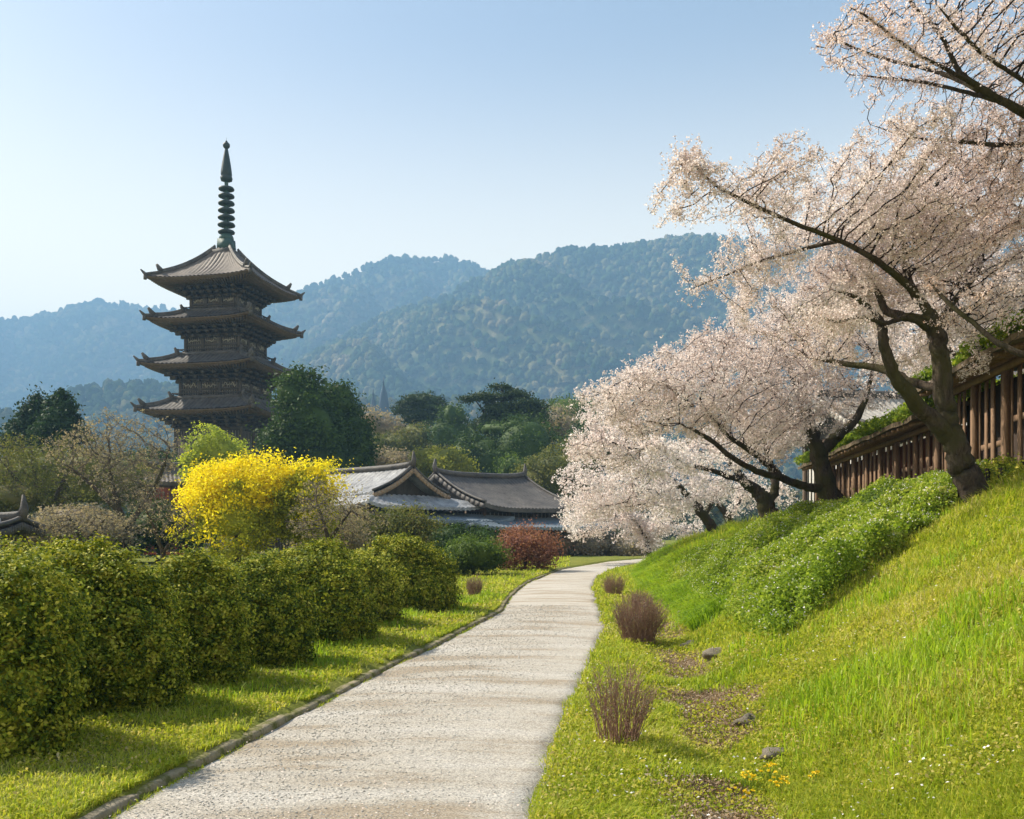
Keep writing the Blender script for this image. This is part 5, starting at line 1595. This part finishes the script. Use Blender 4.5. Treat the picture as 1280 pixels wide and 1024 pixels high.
def grass():
    rng = np.random.default_rng(5)
    # right side: verge and bank
    x, y = scatter(620000, 3.4, 48, -.12, .72, rng, 1.0)
    R = path_right(y)
    edge = .05 + .22 * fbm(y * 2.1, y * 0 + 9.1, 3) - .12
    keep = (x > R + edge - .02) & (rng.random(len(x)) < np.clip(.25 + (x - R - edge) * 3, 0, 1))
    keep &= rng.random(len(x)) > 1.05 * bare(x, y)
    keep &= rng.random(len(x)) > .85 * shrubzone(x, y)
    keep &= (x < np.interp(y, _YC, _XC) + 2.2)
    x, y = x[keep], y[keep]
    cl = fbm(x * 1.1, y * 1.1, 3); cl2 = fbm(x * 4 + 3, y * 4, 2)
    h = (.035 + .085 * np.clip(cl * 1.6 - .35, .05, 1.2) * (.4 + 1.1 * cl2)) * (.6 + .8 * rng.random(len(x)))
    xf = np.interp(y, _YF, _XF)
    h = h * (1 + .5 * smooth01((x - xf - 1) / 2)) * (1 + .9 * smooth01((y - 17) / 6) * smooth01((x - xf - .4) / 1))
    w = (.0032 + .0009 * y) * (.6 + .8 * rng.random(len(x)))
    blades('grass', 'bright green spring grass on the bank and verge right of the path', x, y, h * (1 + y * .018), w, M['grass'], 1)
    # small broad leaved weeds and straw mixed into the turf
    n = 230000; x2, y2 = scatter(n, 3.6, 30, -.78, .72, rng, 1.0)
    R = path_right(y2); L = path_left(y2); d = np.where(x2 > R, x2 - R - .08, L - .16 - x2)
    k = (d > 0) & (rng.random(n) > .8 * shrubzone(x2, y2)) & (x2 > -9) & (fbm(x2 * 1.9, y2 * 1.9, 3) > .42)
    x2, y2 = x2[k], y2[k]
    P = np.stack([x2, y2, gz(x2, y2) + .01 + .07 * rng.random(len(x2)) ** 1.3], -1)
    V, Fq = leaf_quads(P, .014 + .0022 * y2, .008 + .0014 * y2, None, 0, rng, .3, .9)
    wm = leaf_mat('weed_leaf', [(.05, (.1, .15, .012)), (.35, (.25, .3, .025)), (.6, (.4, .41, .04)), (.78, (.5, .43, .13)), (.95, (.62, .53, .34))], .4, 1.1)
    tag(np_mesh('weeds', V, Fq, wm), 'tiny broad leaved weeds and bits of straw mixed through the turf', 'weeds', kind='stuff')
    # left verge
    x, y = scatter(240000, 3.8, 60, -.78, .06, rng, 1.15)
    L = path_left(y)
    keep = (x < L - .13) & (rng.random(len(x)) < np.clip(.3 + (L - .13 - x) * 5, 0, 1)) & (x > -16)
    x, y = x[keep], y[keep]
    cl = fbm(x * 1.3 + 8, y * 1.3, 3)
    h = (.03 + .075 * np.clip(cl * 1.6 - .35, .05, 1.2)) * (.6 + .8 * rng.random(len(x)))
    w = (.0032 + .0009 * y) * (.6 + .8 * rng.random(len(x)))
    blades('grass', 'short green grass on the verge between the hedge and the kerb', x, y, h * (1 + y * .02), w, M['grass'], 2)
    # tufts creeping over the kerb and path edges
    n = 22000; y = 4.6 * np.exp(rng.random(n) * math.log(40 / 4.6)); tuft = fbm(y * 2.3, y * 0 + 4.4, 3) > .47
    y = y[tuft]; x = path_left(y) + np.where(rng.random(len(y)) < .5, np.abs(rng.normal(size=len(y))) * .05, -.09 - np.abs(rng.normal(size=len(y))) * .05)
    blades('grass', 'tufts of grass growing out along the foot of the kerb stones', x, y, .03 + .05 * rng.random(len(y)), .004 + .0008 * y, M['grass'], 3)
    # long grass, lower right corner and scattered clumps
    X = []; Yv = []
    for k in range(260):
        if k < 70: cx, cy = rng.uniform(2.3, 4.4), rng.uniform(5.6, 8.2)
        elif k < 170:
            cy = rng.uniform(6, 18); cx = np.interp(cy, _YF, _XF) + rng.uniform(.6, 5)
        else:
            cy = rng.uniform(17, 44); cx = np.interp(cy, _YF, _XF) + rng.uniform(.5, 5)
        m = rng.integers(30, 90); r = rng.uniform(.06, .2) * (1 + cy / 20)
        X.append(cx + rng.normal(size=m) * r); Yv.append(cy + rng.normal(size=m) * r)
    x = np.concatenate(X); y = np.concatenate(Yv); k = x > path_right(y) + .4; x, y = x[k], y[k]
    blades('long_grass', 'long fresh grass in leaning clumps on the bank', x, y, (.08 + .13 * rng.random(len(x))) * (1 + .02 * y), .005 + .0009 * y, M['long_grass'], 4, .45, (-.08, 0), .6)
    # long drooping grass over the mounds farther along
    n = 120000; y = 15.5 * np.exp(rng.random(n) * math.log(50 / 15.5)); xf = np.interp(y, _YF, _XF); xc = np.interp(y, _YC, _XC)
    x = xf + .5 + (xc - xf + .6) * rng.random(n)
    k = (rng.random(n) > .8 * shrubzone(x, y)); x, y = x[k], y[k]
    blades('long_grass', 'long drooping grass over the mounded bank under the cherry trees', x, y, (.16 + .22 * rng.random(len(x))) * (.5 + fbm(x, y, 2)), .008 + .0008 * y, M['long_grass'], 5, .8, (-.5, -.15), 1.0)
    # left meadow tufts
    X = []; Yv = []
    for k in range(60):
        cy = rng.uniform(9, 26); cx = path_left(cy) - rng.uniform(.4, 1.8); m = 45
        X.append(cx + rng.normal(size=m) * .12); Yv.append(cy + rng.normal(size=m) * .2)
    x = np.concatenate(X); y = np.concatenate(Yv); k = x < path_left(y) - .2; x, y = x[k], y[k]
    blades('long_grass', 'taller bright tufts in the grass of the left verge', x, y, .09 + .13 * rng.random(len(x)), .006 + .0006 * y, M['long_grass'], 6)
grass()

def bank_cover():
    rng = np.random.default_rng(8)
    n = 300000; y = 9.8 + 19 * rng.random(n); xf = np.interp(y, _YF, _XF); xc = np.interp(y, _YC, _XC)
    x = xf + (xc - xf + 1.0) * rng.random(n)
    z_ = shrubzone(x, y); k = rng.random(n) < z_
    x, y, z_ = x[k], y[k], z_[k]
    hum = (1 - .45 * smooth01((y - 17) / 5)) * (.08 + .62 * np.clip(1 - worley(x * 1.0, y * 1.0, .85)[0] ** 2 * 1.6, 0, 1)) * (.45 + .9 * fbm(x * .6, y * .6, 2)) * (.35 + .65 * z_)
    C0 = np.stack([x, y, gz(x, y) + hum * (1 - .5 * rng.random(len(x)) ** 2.5)], -1)
    C = (C0[:, None] + rng.normal(size=(len(C0), 3, 3)) * .035).reshape(-1, 3)
    V, Fq = leaf_quads(C, .048, .03, None, 0, rng, .25, .7)
    o = np_mesh('ground_cover', V, Fq, leaf_mat('ground_cover_leaf', [(.05, (.06, .12, .012)), (.4, (.17, .26, .022)), (.7, (.31, .4, .045)), (.95, (.5, .5, .15))], .4, .9))
    tag(o, 'low leafy cover with tiny white flowers spilling down the bank below the great cherry tree', 'ground cover', kind='stuff')
    m = rng.random(len(C0)) < .055
    P = C0[m] + np.array([0, 0, .04]); P = (P[:, None] + rng.normal(size=(len(P), 3, 3)) * .02).reshape(-1, 3)
    V, Fq = leaf_quads(P, .026, .022, None, 0, rng, .2, .8)
    wf = leaf_mat('white_petal', [(.1, (.7, .66, .62)), (.9, (.88, .86, .84))], .3, 1, .6, .1, 1.0)
    tag(np_mesh('white_flowers', V, Fq, wf), 'tiny white flowers sprinkled over the leafy cover on the bank', 'flowers', kind='stuff')
    # fallen petals and small white daisies in the grass
    x, y = scatter(2600, 4.8, 22, -.05, .6, rng); k = (x > path_right(y) + .1) & (fbm(x * 1.3, y * 1.3, 3) > .5); x, y = x[k], y[k]
    P = np.stack([x, y, gz(x, y) + .05 + .05 * rng.random(len(x))], -1)
    V, Fq = leaf_quads(P, .02, .016, None, 0, rng, .2, 1.5)
    tag(np_mesh('fallen_petals', V, Fq, wf), 'pale fallen petals and specks of white scattered in the right hand grass', 'petals', kind='stuff')
    x, y = scatter(5200, 4.8, 40, -.5, .3, rng); k = (x > path_left(y) + .03) & (x < path_right(y) + .1) & (fbm(x * .9, y * .5, 2) > .42); x, y = x[k], y[k]
    P = np.stack([x, y, np.full(len(x), .05)], -1)
    V, Fq = leaf_quads(P, .016, .012, None, 0, rng, .2, 2.5)
    tag(np_mesh('path_litter', V, Fq, leaf_mat('path_litter_bits', [(.1, (.16, .1, .06)), (.4, (.4, .3, .2)), (.6, (.75, .62, .57)), (.9, (.85, .76, .72))], .2, 1, .8, .1)), 'scattered petals and leaf bits lying on the gravel path', 'litter', kind='stuff')
    # dead leaves on the worn patches
    x, y = scatter(130000, 5, 26, .1, .42, rng); b = bare(x, y); k = (rng.random(len(x)) < b); x, y = x[k], y[k]
    P = np.stack([x, y, gz(x, y) + .005 + .04 * rng.random(len(x)) ** 2], -1)
    V, Fq = leaf_quads(P, .026, .015, None, 0, rng, .3, 1.2)
    tag(np_mesh('dead_leaves', V, Fq, M['litter']), 'dry brown leaves and litter lying on the bare patches along the foot of the bank', 'leaf litter', kind='stuff')
    # bushy green plants standing at the crest
    for kx, (px, py, Y, s, lab) in enumerate([(1120, 612, 17.0, .5, 'small leafy bush between the two nearest cherry trunks'), (1086, 632, 19.5, .42, 'bright green small bush against the dark slats of the far storehouse'), (1248, 600, 14.6, .42, 'dark leafy bush at the foot of the great cherry trunk, right side')]):
        p = at(px, py, Y); g = gzs(p.x, p.y)
        shrub(lab, [(p.x, p.y, g + s * .55, s, s, s * .6), (p.x + s * .5, p.y + .2, g + s * .4, s * .7, s * .7, s * .45)], 260, 16, .05, M['mid_green'] if kx < 2 else M['hedge'], 700 + kx, 'small_bush', 'bush', 'small bushes on the crest of the bank', cl=.08)
    # yellow flowers
    st = surf_mat('flower_stem', (.08, .16, .02), (.14, .24, .03), 8, .7)
    yp = leaf_mat('yellow_petal', [(.1, (.75, .5, .02)), (.9, (.9, .72, .03))], .3, 1, .5, .2, 1.0)
    FL = [(965, 968, 3, 'small clump of yellow flowers, nearest the dark clod of soil'), (935, 982, 4, 'clump of yellow flowers, leftmost upper one in the lower right grass'), (975, 984, 4, 'brightest clump of yellow flowers, beside two others'), (925, 998, 3, 'lowest clump of yellow flowers in the grass'), (1013, 978, 2, 'lone clump of yellow flowers right of the others')]
    for px, py, nf, lab in FL:
        # find where that ray meets the ground
        Y = 5.0
        while Y < 20 and at(px, py, Y).z > gzs(at(px, py, Y).x, Y) + .06: Y += .03
        p = at(px, py, Y); g = gzs(p.x, p.y)
        e = empty('yellow_flowers', (p.x, p.y, g)); tag(e, lab, 'flowers', 'clumps of yellow flowers')
        s = MB(); P = []
        for k in range(nf * 3):
            ox, oy = random.gauss(0, .045), random.gauss(0, .045); hh = random.uniform(.08, .13)
            s.tube([(ox * .6, oy * .6, -.01), (ox, oy, hh)], [.002, .0015], 4, False)
            for q in range(7):
                a = q * .9; P.append((ox + .008 * math.cos(a), oy + .008 * math.sin(a), hh + .004 * (q % 2)))
        s.build('stalks', st, e)
        V, Fq = leaf_quads(np.array(P), .02, .016, None, 0, rng, .2, 1.0)
        np_mesh('petals', V, Fq, yp, e)
    # clods and stones
    RK = [(966, 944, .1, 'dark clod of soil above the yellow flowers'), (858, 768, .09, 'little grey stone in the worn hollow beside the red brown shrub'), (893, 818, .1, 'small dark stone in the worn hollow'), (935, 902, .1, 'dark clod at the edge of the patch of dead leaves'), (862, 806, .08, 'flat stone at the foot of the bank, near the red brown shrub')]
    for k, (px, py, r, lab) in enumerate(RK):
        Y = 5.0
        while Y < 30 and at(px, py, Y).z > gzs(at(px, py, Y).x, Y) + .03: Y += .03
        p = at(px, py, Y); r = r * (Y / 10) ** .5
        d = []; u = np.linspace(0, 2 * PI, 15); v = np.linspace(-PI / 2, PI / 2, 9)
        U, W_ = np.meshgrid(u, v, indexing='ij'); dd = np.stack([np.cos(W_) * np.cos(U), np.cos(W_) * np.sin(U), np.sin(W_)], -1)
        l = lumpy(dd.reshape(-1, 3), 40 + k, .22, 3.5).reshape(15, 9, 1); l[-1] = l[0]
        P = dd * l * np.array([r * 1.3, r, r * .65]) + np.array([p.x, Y, gzs(p.x, Y) + r * .25])
        b = MB(); b.grid(P); o = b.build('stone', M['rock'], None, True, loc=(p.x, Y, gzs(p.x, Y)))
        tag(o, lab, 'stone', 'stones and clods in the hollow')
bank_cover()
# ------------------------------------------------------------------ air
def haze():
    m = bpy.data.materials.new('haze_air'); m.use_nodes = True
    n = m.node_tree; n.nodes.clear()
    out = n.nodes.new('ShaderNodeOutputMaterial'); v = n.nodes.new('ShaderNodeVolumePrincipled')
    v.inputs['Color'].default_value = (.32, .61, 1.0, 1)
    v.inputs['Density'].default_value = HAZE_D
    v.inputs['Anisotropy'].default_value = .05
    n.links.new(v.outputs[0], out.inputs['Volume'])
    b = MB(); b.box((0, 1350, 314), (6400, 3500, 632))
    o = b.build('haze', m)
    tag(o, 'thin blue spring haze over the whole valley', 'haze', kind='stuff')
HAZE_D = .00047
haze()
